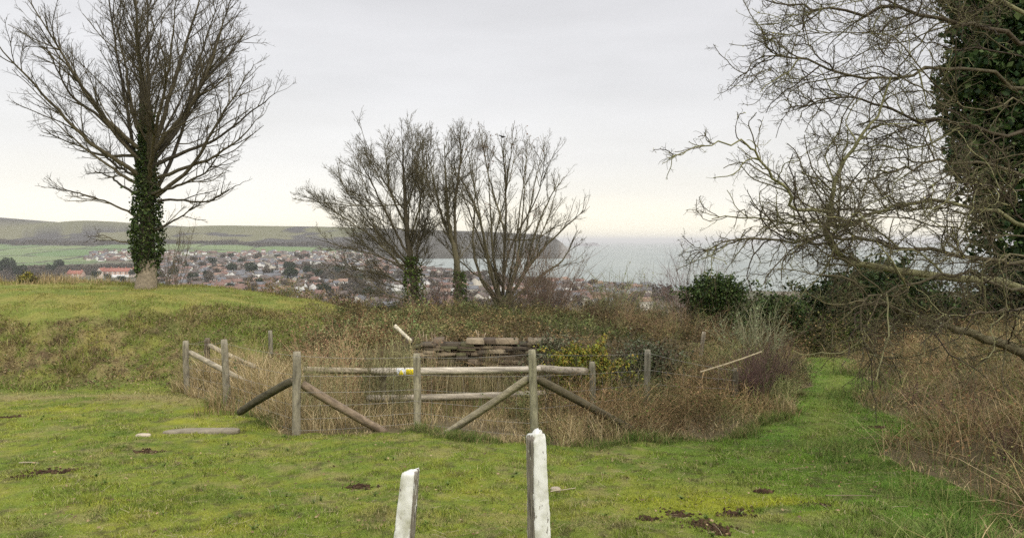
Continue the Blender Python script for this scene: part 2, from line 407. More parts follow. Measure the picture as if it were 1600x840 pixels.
# the air: one closed box of thin haze
hz = bpy.data.materials.new('haze_air'); hz.use_nodes = True
hn = hz.node_tree; hn.nodes.clear()
ho = hn.nodes.new('ShaderNodeOutputMaterial'); hv = hn.nodes.new('ShaderNodeVolumePrincipled')
hv.inputs['Color'].default_value = (.93, .92, .90, 1); hv.inputs['Density'].default_value = .000075; hv.inputs['Anisotropy'].default_value = 0.0
hn.links.new(hv.outputs[0], ho.inputs['Volume'])
HB = [(-62000, -4000, -25), (62000, 62000, 186)]
hvv = [(HB[i & 1][0], HB[(i >> 1) & 1][1], HB[(i >> 2) & 1][2]) for i in range(8)]
hf = [[0, 2, 3], [0, 3, 1], [4, 5, 7], [4, 7, 6], [0, 1, 5], [0, 5, 4], [2, 6, 7], [2, 7, 3], [0, 4, 6], [0, 6, 2], [1, 3, 7], [1, 7, 5]]
tag(mesh('haze', hvv, hf, hz), 'thin grey haze over the valley and the sea', kind='stuff')

# ------------------------------------------------------------ plant geometry
def blades(mb, base, h, w, col, lean=.5, az=None, k=2, tipc=1.15):
    n = len(base)
    if n == 0: return
    if az is None: az = RN.uniform(0, 2 * np.pi, n)
    ln = RN.uniform(.1, 1, n) * lean
    ld = np.stack([np.cos(az), np.sin(az), 0 * az], -1)
    wa = RN.uniform(0, 2 * np.pi, n); wv = np.stack([np.cos(wa), np.sin(wa), 0 * wa], -1) * (w * .5)[:, None]
    V = []; C = []
    for q in range(k):
        t = q / k
        p = base + ld * (ln * h * t ** 1.6)[:, None]; p[:, 2] += h * t * (1 - .35 * ln * t)
        V += [p - wv * (1 - .5 * t), p + wv * (1 - .5 * t)]; cc = col * (1 + (tipc - 1) * t); C += [cc, cc]
    p = base + ld * (ln * h)[:, None]; p[:, 2] += h * (1 - .35 * ln); V.append(p); C.append(col * tipc)
    nv = 2 * k + 1
    V = np.stack(V, 1).reshape(-1, 3); C = np.stack(C, 1).reshape(-1, 3)
    t = []
    for q in range(k - 1):
        a = 2 * q; t += [[a, a + 1, a + 3], [a, a + 3, a + 2]]
    t.append([2 * k - 2, 2 * k - 1, 2 * k])
    T = (np.arange(n) * nv)[:, None, None] + np.array(t)[None]
    mb.add(V, T, C)
def leaves(mb, P, size, col, flat=0.0, droop=0):
    n = len(P)
    a = unit(RN.normal(size=(n, 3))); b_ = unit(np.cross(a, RN.normal(size=(n, 3))))
    if flat: a[:, 2] *= (1 - flat); b_[:, 2] *= (1 - flat); a = unit(a); b_ = unit(b_)
    s = (size * RN.uniform(.6, 1.3, n))[:, None]
    V = np.stack([P - a * s * .5, P + b_ * s * .38, P + a * s * .5, P - b_ * s * .38 + np.cross(a, b_) * s * .15], 1)
    T = (np.arange(n) * 4)[:, None, None] + np.array([[0, 1, 2], [0, 2, 3]])[None]
    mb.add(V.reshape(-1, 3), T, np.repeat(col, 4, 0))
def stems(base, dir0, length, m=7, wig=.25, droop=.12):
    n = len(base); P = np.zeros((n, m, 3)); P[:, 0] = base; d = unit(dir0)
    seg = (length / (m - 1))[:, None] if np.ndim(length) else length / (m - 1)
    for i in range(1, m):
        P[:, i] = P[:, i - 1] + d * seg
        d = unit(d + RN.normal(size=(n, 3)) * wig + np.array([0, 0, -1.]) * droop)
    return P
def tubes(mb, P, r0, r1, col, sides=3):
    n, m, _ = P.shape
    T_ = np.gradient(P, axis=1) if m > 1 else P
    T_ = unit(T_); ref = np.array([.13, .97, .21])
    e1 = unit(np.cross(T_, ref)); e2 = np.cross(T_, e1)
    t = np.linspace(0, 1, m)[None, :, None]
    r0 = np.broadcast_to(np.asarray(r0, float), (n,))[:, None, None]; r1 = np.broadcast_to(np.asarray(r1, float), (n,))[:, None, None]
    r = r0 * (1 - t) + r1 * t
    V = np.stack([P + r * (math.cos(2 * math.pi * s / sides) * e1 + math.sin(2 * math.pi * s / sides) * e2) for s in range(sides)], 2)
    tt = []
    for i in range(m - 1):
        for s in range(sides):
            a = i * sides + s; b_ = i * sides + (s + 1) % sides; tt += [[a, b_, b_ + sides], [a, b_ + sides, a + sides]]
    T = (np.arange(n) * m * sides)[:, None, None] + np.array(tt)[None]
    C = np.repeat(np.broadcast_to(np.asarray(col, float), (n, 3)), m * sides, 0)
    mb.add(V.reshape(-1, 3), T, C)
def side_pts(P, cnt, lo=.2):
    n, m, _ = P.shape
    i = RN.integers(0, n, cnt); t = RN.uniform(lo, 1, cnt) * (m - 1.001); k = t.astype(int); f = (t - k)[:, None]
    p = P[i, k] * (1 - f) + P[i, np.minimum(k + 1, m - 1)] * f
    d = unit(P[i, np.minimum(k + 1, m - 1)] - P[i, k])
    return p, d
def pick(cols, n, jit=.25):
    cols = np.asarray(cols, float); c = cols[RN.integers(0, len(cols), n)]
    return c * RN.uniform(1 - jit, 1 + jit, (n, 1))
def onground(x, y, dz=0): return np.stack([x, y, H(x, y) + dz], -1)

# ------------------------------------------------------------ lawn
def lawn():
    n = 1500000
    # spacing follows distance so the turf stays closed everywhere
    az = RN.uniform(-38, 38, n); r = 3.6 * np.exp(RN.uniform(0, math.log(25.5 / 3.6), n))
    x = r * np.sin(np.radians(az)); y = r * np.cos(np.radians(az))
    keep = (scrubmask(x, y) < .5) | (RN.random(n) < .12)
    keep &= ~((bankmask(x, y) > .5) & (RN.random(n) < .35))
    keep &= soilmask(x, y) < .42
    keep &= RN.random(n) < .55
    x, y, r = x[keep], y[keep], r[keep]
    c = near_col(x, y) * 1.32
    dry = RN.random(len(x)) < .10
    c = c * RN.uniform(.5, 1.55, (len(x), 1)); c[:, 1] *= RN.uniform(.92, 1.06, len(x)); c[dry] = np.array([.36, .31, .16]) * RN.uniform(.7, 1.2, (dry.sum(), 1))
    tuf = sm(.48, .7, fbm(x, y, .28, 3, 101))
    h = (.014 + .042 * tuf * RN.random(len(x))) * (1 + .018 * r) * np.where(x > 2.2, 1.35, 1)
    h *= 1 + bankmask(x, y) * 1.3
    w = .0025 + .00055 * r
    mb = MB(); blades(mb, onground(x, y, -.004), h, w, c, lean=1.3, k=1)
    tag(mb.build('lawn_grass', M_GRASS), 'short mossy green and yellow turf across the hilltop', 'grass', kind='stuff')
lawn()

def bank_growth():
    n = 150000
    x = RN.uniform(-18, -2.8, n); y = RN.uniform(13.8, 23.5, n)
    k = (bankmask(x, y) > RN.uniform(.1, .9, n)) | ((x > -6.5) & (y > 15.3) & (RN.random(n) < .6))
    x, y = x[k], y[k]; n = len(x)
    c = bank_col(x, y) * 1.25 * RN.uniform(.6, 1.5, (n, 1)); d = RN.random(n) < .22; c[d] = pick([[.30, .24, .12], [.22, .16, .08]], d.sum())
    mb = MB(); blades(mb, onground(x, y, -.01), .03 + .30 * RN.random(n) ** 1.5 * sm(.35, .7, fbm(x, y, .5, 3, 8)), np.full(n, .014), c, lean=1.4)
    lv = RN.random(n) < .25
    P = onground(x[lv], y[lv], .03); P[:, 2] += RN.random(lv.sum()) * .08
    leaves(mb, P, .045, pick([[.14, .09, .05], [.24, .18, .10], [.09, .13, .03], [.08, .06, .035]], lv.sum()), flat=.5)
    tag(mb.build('bank_vegetation', M_DRY), 'rough moss, dead leaves and tussocks on the face of the bank', 'ground cover', kind='stuff')
bank_growth()

# straw coloured grass along the fence
def tall_grass(name, label, x, y, hmin, hmax, cols, w=.007, lean=.6, clump=.35, seed=0, mat=None, hx=None):
    k = fbm(x, y, clump, 3, 200 + seed) > RN.uniform(.28, .62, len(x)); x, y = x[k], y[k]; n = len(x)
    mb = MB(); h = RN.uniform(hmin, hmax, n) * (.25 + 1.5 * sm(.25, .75, fbm(x, y, .9, 2, 300 + seed))) * (1 if hx is None else hx(x, y))
    blades(mb, onground(x, y, -.02), h, np.full(n, w) * RN.uniform(.6, 1.3, n), pick(cols, n, .3), lean=lean, k=3)
    return tag(mb.build(name, mat or M_DRY), label, 'grass', kind='stuff')
STRAW = [[.52, .42, .24], [.44, .34, .18], [.36, .27, .14], [.27, .20, .10], [.22, .20, .08]]
n = 52000; x = RN.uniform(-6.6, .9, n); f = RN.random(n) ** 1.3
y = front(x) - .1 + f * np.interp(x, [-6.5, -4, 0, 1.4], [2.2, 3.6, 1.6, 1.4])
k = (x < -3.2) | (RN.random(n) < .42); x, y = x[k], y[k]
tall_grass('dry_grass', 'pale straw coloured tall grass growing through the wire fence', x, y, .15, .70, STRAW, lean=.9, hx=lambda x, y: np.interp(x, [-6, -3, -2.2, -1.4, .3, .8], [1, 1, .7, .35, .45, .8]) * np.interp(y - front(x), [-.2, .1, .5, 1.2], [.3, .45, .9, 1.1]))
n = 5000; x = RN.uniform(-18, -12.6, n); y = RN.uniform(22.6, 25, n)
tall_grass('crest_grass', 'brown grass tufts on the far crest of the mound', x, y, .08, .3, STRAW + [[.2, .14, .07]], w=.012, clump=.7, seed=19)
n = 60000; x = RN.uniform(-17, -5, n); y = RN.uniform(16.5, 25, n); k = bankmask(x, y) < .4; x, y = x[k], y[k]
tall_grass('mound_grass', 'tufty olive grass over the top of the mound', x, y, .03, .10, [[.24, .22, .06], [.17, .18, .04], [.30, .25, .11], [.13, .15, .03]], w=.012, lean=1.2, clump=.6, seed=15)
n = 60000; x = RN.uniform(-.6, .55, n) ; y = RN.uniform(4, 13.5, n); x = x * y; k = (scrubmask(x, y) < .5) & (bankmask(x, y) < .2); x, y = x[k], y[k]
tall_grass('turf_tufts', 'darker green tufts dotted through the short turf', x, y, .02, .07, [[.09, .13, .02], [.13, .16, .03], [.07, .10, .02]], w=.005, lean=1.2, clump=.22, seed=17)
n = 26000; x = RN.uniform(-5, 4.5, n); y = RN.uniform(11.2, 16, n)
tall_grass('pit_grass', 'brown and green grass filling the fenced hollow', x, y, .08, .3, [[.28, .2, .1], [.2, .15, .07], [.12, .17, .04], [.34, .25, .13], [.15, .1, .05]], seed=3)
n = 4500; x = RN.uniform(-2.4, 1.2, n); y = RN.uniform(14.6, 15.85, n)
tall_grass('wall_foot_grass', 'upright tan grass tufts against the dry stone wall', x, y, .15, .8, [[.34, .28, .15], [.16, .17, .06], [.42, .35, .19], [.12, .10, .05], [.22, .17, .09]], clump=.5, seed=5, lean=.3)
n = 2600; x = RN.uniform(8, 10.8, n); y = RN.uniform(21.6, 23.6, n); k = RN.random(n) < np.abs(x - 9.45) / 1.1 + .12; x, y = x[k], y[k]
tall_grass('path_end_grass', 'mixed grass tufts where the path dips out of sight', x, y, .08, .42, [[.13, .15, .04], [.3, .23, .12], [.2, .16, .07]], w=.012, clump=.5, seed=21)
# green fringe where mown turf meets the rough
n = 30000; x = RN.uniform(-5.5, 5.5, n); y = front(x) + RN.normal(0, .14, n) - .02; k = fbm(x, y, .6, 3, 888) > .42; x, y = x[k], y[k]
tall_grass('fringe_grass', 'longer green grass along the foot of the fence', x, y, .04, .14, [[.09, .13, .03], [.13, .16, .04], [.06, .1, .02], [.22, .18, .08]], w=.006, seed=7, lean=1.1)
# right bank
n = 60000; y = 4.2 + 17 * RN.random(n) ** 1.4; x = rbank(y) + RN.random(n) ** .8 * 5.5 - .15
tall_grass('bank_dry_grass', 'brown dead grass and bracken flopped over the rising bank by the path', x, y, .15, .55, [[.36, .27, .14], [.28, .19, .095], [.19, .12, .065], [.40, .31, .17], [.12, .14, .04], [.15, .15, .05]], lean=1.5, seed=9)
n = 26000; y = 4.0 + 14 * RN.random(n) ** 1.3; x = rbank(y) + RN.normal(.1, .45, n)
tall_grass('bank_green_grass', 'long green grass at the edge of the rising bank', x, y, .06, .22, [[.09, .15, .03], [.12, .17, .04], [.07, .11, .025], [.2, .2, .07]], w=.006, lean=1.2, seed=11)

# twiggy scrub
def scrub(name, label, x, y, hmin, hmax, cols, leafcols=None, nleaf=0, side=4, r=.004, wig=.22, droop=.1, spread=.5, leafsize=.035, cat='scrub', kind='stuff', mat=None, dens=None):
    n = len(x); mb = MB(); h = np.where((x < 9) & (y > front(x) - .5), np.interp(y - front(x), [0, .6, 1.6], [.35, .6, 1]), 1) * RN.uniform(hmin, hmax, n) * (.55 + .9 * fbm(x, y, 1.3, 2, 400 + n))
    d0 = np.stack([RN.normal(0, spread, n), RN.normal(0, spread, n), np.ones(n)], -1)
    P = stems(onground(x, y, -.02), d0, h * 1.25, 7, wig, droop)
    cl = lambda Q: (.35 + 1.4 * sm(.2, .8, fbm(Q[:, 0], Q[:, 1], .7, 3, 431)))[:, None] * lerp([.85, 1.12, .8], [1.06, .97, .85], sm(.35, .6, fbm(Q[:, 0], Q[:, 1], 1.1, 2, 433)))
    tubes(mb, P, r * RN.uniform(.7, 1.5, n), r * .45, pick(cols, n) * cl(P[:, 0]))
    q = n * side; p, d = side_pts(P, q, .25)
    S2 = stems(p, d + RN.normal(0, .7, (q, 3)), RN.uniform(.15, .42, q) * hmax, 4, .3, .02)
    tubes(mb, S2, r * .6, r * .3, pick(cols, q) * cl(S2[:, 0]))
    if nleaf:
        p, d = side_pts(S2, nleaf, 0); p2, _ = side_pts(P, nleaf // 3, .3)
        p = np.concatenate([p, p2]) + RN.normal(0, .02, (nleaf + nleaf // 3, 3))
        leaves(mb, p, leafsize, pick(leafcols, len(p)) * cl(p))
    return tag(mb.build(name, mat or M_TWIG), label, cat, kind=kind)
PURP = [[.16, .115, .08], [.20, .145, .10], [.11, .08, .055], [.26, .19, .12], [.15, .14, .07]]
BR = [[.19, .14, .08], [.26, .195, .11], [.13, .095, .055], [.34, .26, .15], [.14, .14, .06]]
n = 3000; x = RN.uniform(.1, 5.2, n); y = front(x) + .15 + RN.random(n) ** .8 * 4.5
scrub('bramble_thicket', 'tangled brown brambles engulfing the end of the wire fence', x, y, .2, .75, BR, [[.16, .11, .06], [.2, .14, .08], [.08, .10, .03]], 7000)
n = 2200; x = RN.uniform(3.6, 8.4, n); y = np.maximum(front(x) + .2, 12.5) + RN.random(n) ** 1.2 * 5.5
scrub('bramble_scrub', 'purplish bare scrub between the fenced hollow and the grassy path', x, y, .22, .72, PURP + BR, [[.14, .09, .06], [.1, .1, .04], [.2, .15, .08]], 6000)
n = 22000; x = RN.uniform(.6, 8.2, n); y = np.maximum(front(x), 9) + RN.random(n) ** 1.3 * 6
tall_grass('dry_grass', 'tan grass pushing through the brambles beside the path', x, y, .1, .46, STRAW + [[.14, .14, .06]], clump=.9, seed=13, lean=1.0, hx=lambda x, y: np.interp(y - front(x), [-.2, .2, 1.2], [.3, .6, 1]))
n = 260; x = RN.uniform(-3.4, -1.4, n); y = RN.uniform(10.9, 13.4, n)
scrub('tall_weeds', 'pinkish tan dead weeds standing behind the corner post', x, y, .6, 1.15, [[.32, .22, .15], [.26, .18, .12], [.36, .27, .17]], [[.34, .23, .16], [.26, .17, .11]], 5000, wig=.08, droop=0, spread=.15, side=5, leafsize=.02)
n = 4200; x = RN.uniform(-6, 5.5, n); y = RN.uniform(16.6, 24.5, n); k = x > np.interp(y, [16, 20, 24.5], [-4.6, -5, -5.8]); x, y = x[k], y[k]
scrub('plateau_scrub', 'low brown and green scrub on the ground behind the stone wall', x, y, .15, .42, [[.16, .12, .07], [.12, .11, .05], [.2, .15, .09]], [[.10, .11, .045], [.15, .12, .06], [.2, .15, .08], [.09, .07, .04]], 32000, leafsize=.05)
n = 1600; x = RN.uniform(2.5, 11, n); y = RN.uniform(19, 27, n); k = (y > front(x) + 1); x, y = x[k], y[k]
scrub('winter_scrub', 'deep belt of purplish brown scrub on the brow towards the sea', x, y, .45, 1.1, PURP + [[.17, .14, .08]], [[.13, .09, .06], [.09, .08, .04]], 5000, r=.006)
n = 3400; x = RN.uniform(-9, 9, n); y = RN.uniform(24.6, 30, n)
scrub('brow_scrub', 'bare thicket below the far side of the brow', x, y, .25, .75, PURP + [[.16, .15, .09]], [[.10, .09, .05], [.14, .1, .06]], 16000, r=.007, leafsize=.06)
n = 1700; y = 4.6 + 17 * RN.random(n) ** 1.3; x = rbank(y) + .35 + RN.random(n) * 5
scrub('bank_brambles', 'brown bramble canes arching over the rising bank', x, y, .25, .7, [[.2, .12, .08], [.14, .09, .06], [.28, .2, .12], [.09, .07, .05]], [[.18, .11, .06], [.08, .12, .03], [.25, .17, .09]], 9000, droop=.28, spread=.9, r=.0035)
# weeds with grey green leaves left of the wall
n = 420; x = RN.uniform(-5.2, -2.2, n); y = RN.uniform(14.2, 17.4, n)
scrub('weed_patch', 'grey green weeds and dark dock stalks at the end of the bank', x, y, .3, .8, [[.16, .09, .06], [.2, .2, .1], [.12, .07, .05]], [[.15, .17, .09], [.11, .14, .06], [.14, .07, .05], [.2, .19, .10], [.2, .14, .08]], 6000, leafsize=.045, wig=.1, side=2)
n = 230; x = RN.uniform(-2.5, 1.3, n); y = RN.uniform(15.5, 15.9, n)
scrub('wall_brambles', 'brown bramble stems straggling over the dry stone wall', x, y, .3, .95, BR, [[.12, .09, .05], [.08, .09, .04], [.2, .14, .08]], 2600, droop=.2, side=5)
# cut stalks on top of the wall
n = 520; x = RN.uniform(-2.2, 1.6, n); y = RN.uniform(16.1, 16.9, n); mb = MB()
h = RN.uniform(.08, .34, n) * (.4 + fbm(x, y, .5, 2, 7))
P = stems(onground(x, y, -.03), np.stack([RN.normal(0, .2, n), RN.normal(0, .2, n), np.ones(n)], -1), h, 3, .08, 0)
tubes(mb, P, .013, .011, pick([[.34, .26, .16], [.24, .17, .10], [.45, .37, .24], [.15, .1, .06]], n), 4)
tag(mb.build('cut_stalks', M_DRY), 'short cut stalks standing along the top of the stone wall', 'stalks', kind='stuff')
# dark bramble mass beyond the end of the path
n = 2600; x = RN.uniform(8.2, 20, n); y = 23.3 + 3.2 * RN.random(n) + .05 * x
scrub('bramble_hedge', 'dark bramble hedge closing the end of the grassy path', x, y, 1.0, 1.9, [[.12, .09, .05], [.16, .12, .07], [.08, .06, .035]], [[.06, .075, .02], [.1, .085, .04], [.045, .06, .018], [.15, .11, .06]], 46000, leafsize=.07, r=.006)
n = 1500; y = RN.uniform(15, 23, n); x = rbank(y) + .5 + RN.random(n) * 8
scrub('far_bank_scrub', 'reddish brown scrub on the bank beyond the low branches', x, y, .4, .95, [[.24, .15, .09], [.3, .2, .12], [.17, .1, .07]], [[.2, .13, .08], [.28, .2, .12]], 7000)

# ------------------------------------------------------------ trees
def grow(polys, att, D, di, dk, iters=120, up=.05, maxn=40000, jit=.12):
    P = []; par = []
    def nearest(p):
        a = np.array(P); return int(np.argmin(((a - p) ** 2).sum(1)))
    for pl in polys:
        pl = [np.asarray(q, float) for q in pl]
        if not P: P.append(pl[0]); par.append(-1); cur = 0
        else: cur = nearest(pl[0])
        prev = P[cur]
        # Catmull-Rom through the points
        pts = [prev] + pl[1:]
        for i in range(len(pts) - 1):
            p0 = pts[max(i - 1, 0)]; p1 = pts[i]; p2 = pts[i + 1]; p3 = pts[min(i + 2, len(pts) - 1)]
            n_ = max(1, int(np.linalg.norm(p2 - p1) / D))
            for j in range(1, n_ + 1):
                t = j / n_
                q = .5 * ((2 * p1) + (p2 - p0) * t + (2 * p0 - 5 * p1 + 4 * p2 - p3) * t * t + (3 * p1 - p0 - 3 * p2 + p3) * t ** 3)
                P.append(q + RN.normal(0, D * .08, 3)); par.append(cur); cur = len(P) - 1
    P = np.array(P); par = np.array(par); kids = np.bincount(par[par >= 0], minlength=len(P))
    A = att.copy(); nd = np.full(len(A), 1e9); ni = np.zeros(len(A), int)
    def upd(i0):
        nonlocal nd, ni
        for s in range(i0, len(P), 200):
            blk = P[s:s + 200]
            d = ((A[:, None, :] - blk[None]) ** 2).sum(-1)
            j = d.argmin(1); m = d[np.arange(len(A)), j]; b_ = m < nd
            nd[b_] = m[b_]; ni[b_] = j[b_] + s
    upd(0)
    k = nd > dk * dk; A, nd, ni = A[k], nd[k], ni[k]
    for it in range(iters):
        if len(A) == 0 or len(P) > maxn: break
        act = nd < di * di
        if not act.any(): break
        ia = ni[act]; dv_ = unit(A[act] - P[ia])
        sv = np.zeros((len(P), 3)); np.add.at(sv, ia, dv_)
        u_ = np.unique(ia); u_ = u_[kids[u_] < 3]
        if len(u_) == 0: break
        pr = par[u_]; din = np.where((pr >= 0)[:, None], unit(P[u_] - P[np.maximum(pr, 0)]), 0)
        dd = unit(unit(sv[u_]) + .35 * din + RN.normal(0, jit, (len(u_), 3)) + np.array([0, 0, up]))
        i0 = len(P); P = np.vstack([P, P[u_] + dd * D]); par = np.concatenate([par, u_]); kids[u_] += 1
        kids = np.concatenate([kids, np.zeros(len(u_), int)])
        upd(i0)
        k = nd > dk * dk; A, nd, ni = A[k], nd[k], ni[k]
    return P, par
def radii(par, rt, R):
    n = len(par); leaf = np.ones(n); kids = np.zeros(n)
    kids = np.bincount(par[par >= 0], minlength=n); leaf = np.where(kids == 0, 1.0, 0.0)
    for i in range(n - 1, 0, -1): leaf[par[i]] += leaf[i]
    e = math.log(max(leaf[0], 2)) / math.log(R / rt)
    return rt * np.maximum(leaf, 1) ** (1 / e)
def skin(mb, P, par, r, sel, col, sides):
    """tapered tubes for the chosen nodes (each node's segment from its parent)"""
    n = len(P); main = np.full(n, -1)
    order = np.argsort(r); ch = order[par[order] >= 0]; main[par[ch]] = ch      # thickest child last
    din = np.zeros((n, 3)); ok = par >= 0; din[ok] = unit(P[ok] - P[par[ok]]); din[~ok] = [0, 0, 1]
    dn = din.copy(); hm = main >= 0; dn[hm] = unit(din[hm] + din[main[hm]])
    i = np.nonzero(sel & ok)[0]; p = par[i]; ism = main[p] == i
    sd_ = np.where(ism[:, None], dn[p], din[i]); sr = np.where(ism, r[p], np.minimum(r[i] * 1.25, r[p]))
    ref = np.array([.13, .97, .21])
    def ring(c, d, rr):
        e1 = unit(np.cross(d, ref)); e2 = np.cross(d, e1)
        return [c + rr[:, None] * (math.cos(2 * math.pi * s / sides) * e1 + math.sin(2 * math.pi * s / sides) * e2) for s in range(sides)]
    V = np.stack(ring(P[p], sd_, sr) + ring(P[i], dn[i], r[i]), 1)
    tt = []
    for s in range(sides):
        a, b_ = s, (s + 1) % sides; tt += [[a, b_, b_ + sides], [a, b_ + sides, a + sides]]
    T = (np.arange(len(i)) * 2 * sides)[:, None, None] + np.array(tt)[None]
    C = np.repeat(col[i], 2 * sides, 0)
    mb.add(V.reshape(-1, 3), T, C)
def spurs(mb, P, par, r, rmax, cnt, lmin, lmax, rt, col, up=.35, m=3, wig=.3):
    ok = np.nonzero((par >= 0) & (r < rmax))[0]
    i = ok[RN.integers(0, len(ok), cnt)]; d = unit(P[i] - P[par[i]])
    f = RN.random((cnt, 1)); b_ = P[i] * f + P[par[i]] * (1 - f)
    Q = stems(b_, d * .7 + RN.normal(0, .6, (cnt, 3)) + np.array([0, 0, up]), RN.uniform(lmin, lmax, cnt), m, wig, -.03)
    tubes(mb, Q, rt, rt * .6, pick(col, cnt))
    return Q
def attr_poly(poly, n, Y0, dep, shape=1.0):
    """points inside an outline set at distance Y0, filling a rounded volume 2*dep deep"""
    xs = [p[0] for p in poly]; ys = [p[1] for p in poly]; out = []
    px = RN.uniform(min(xs), max(xs), n * 3); py = RN.uniform(min(ys), max(ys), n * 3); k = inpoly(px, py, poly)
    px, py = px[k][:n], py[k][:n]
    cx = (min(xs) + max(xs)) / 2; w = (max(xs) - min(xs)) / 2
    dd = dep * np.sqrt(np.clip(1 - ((px - cx) / w) ** 2 * .8, .1, 1)) * RN.uniform(-1, 1, len(px))
    pts = np.array([Pt(a, b_, Y0) for a, b_ in zip(px, py)]); pts[:, 1] += dd
    return pts
def tree(name, label, cat, polys, att, D, di, dk, rt, R, cols, tw, jit=.12, group=None, rsplit=.02, extra=None, up=.05):
    P, par = grow(polys, att, D, di, dk, jit=jit, up=up)
    r = radii(par, rt, R)
    base = P[0].copy(); e = empty(name, base); tag(e, label, cat, group); P = P - base
    fl = np.exp(-np.clip(P[:, 2], 0, 9) / .35) * (r > R * .5); r = r * (1 + .35 * fl)
    c = pick(cols, len(P), .18)
    mb = MB(); skin(mb, P, par, r, r >= rsplit, c, 9); tr = mb.build('trunk', M_BARK, e, smooth=True)
    mb = MB(); skin(mb, P, par, r, r < rsplit, c, 4)
    for cnt, lmin, lmax, rt_ in tw: spurs(mb, P, par, r, rsplit, cnt, lmin, lmax, rt_, cols)
    mb.build('crown', M_TWIG, e)
    if extra: extra(e, P, base, par, r)
    print(name, len(P)); return e
def auto_limbs(trunk, poly, Y0, dep, n, r=(.05, .008), lo=.35, arch=.16):
    out = []; rads = []; used = []; tr = 0
    while len(out) < n and tr < 6000:
        tr += 1
        px = RN.uniform(min(p[0] for p in poly), max(p[0] for p in poly)); py = RN.uniform(min(p[1] for p in poly), max(p[1] for p in poly))
        if not inpoly(np.array([px]), np.array([py]), poly)[0]: continue
        cx = sum(p[0] for p in poly) / len(poly); cy = max(p[1] for p in poly)
        # keep targets in the outer part of the crown
        q = (px + (px - cx) * .25, py - (cy - py) * .12)
        if inpoly(np.array([q[0]]), np.array([q[1]]), poly)[0]: continue
        if any(abs(px - a) + abs(py - b_) < 190 / math.sqrt(n) for a, b_ in used): continue
        used.append((px, py))
        t = RN.uniform(lo, .95); k = t * (len(trunk) - 1.001); i = int(k); s0 = np.asarray(trunk[i]) * (1 - k + i) + np.asarray(trunk[i + 1]) * (k - i)
        e_ = Pt(px, py, Y0) + np.array([0, RN.uniform(-1, 1) * dep, 0])
        if e_[2] < s0[2] + .1: continue
        v = e_ - s0; L_ = np.linalg.norm(v); hor = np.array([v[0], v[1], 0])
        out.append([s0, s0 + v * .33 + hor * .07 - np.array([0, 0, arch * L_ * .35]) + RN.normal(0, .05, 3), s0 + v * .68 + hor * .05 - np.array([0, 0, arch * L_ * .2]) + RN.normal(0, .08, 3), e_])
        rads.append((r[0] * min(1.3, L_ / 4), r[1]))
    return out, rads
def resample(pl, m=22):
    pl = np.array(pl, float); n = len(pl); t = np.linspace(0, n - 1.0001, m); k = t.astype(int); f = (t - k)[:, None]
    p1, p2 = pl[k], pl[np.minimum(k + 1, n - 1)]; p0 = pl[np.maximum(k - 1, 0)]; p3 = pl[np.minimum(k + 2, n - 1)]
    return .5 * (2 * p1 + (p2 - p0) * f + (2 * p0 - 5 * p1 + 4 * p2 - p3) * f ** 2 + (3 * p1 - p0 - 3 * p2 + p3) * f ** 3)
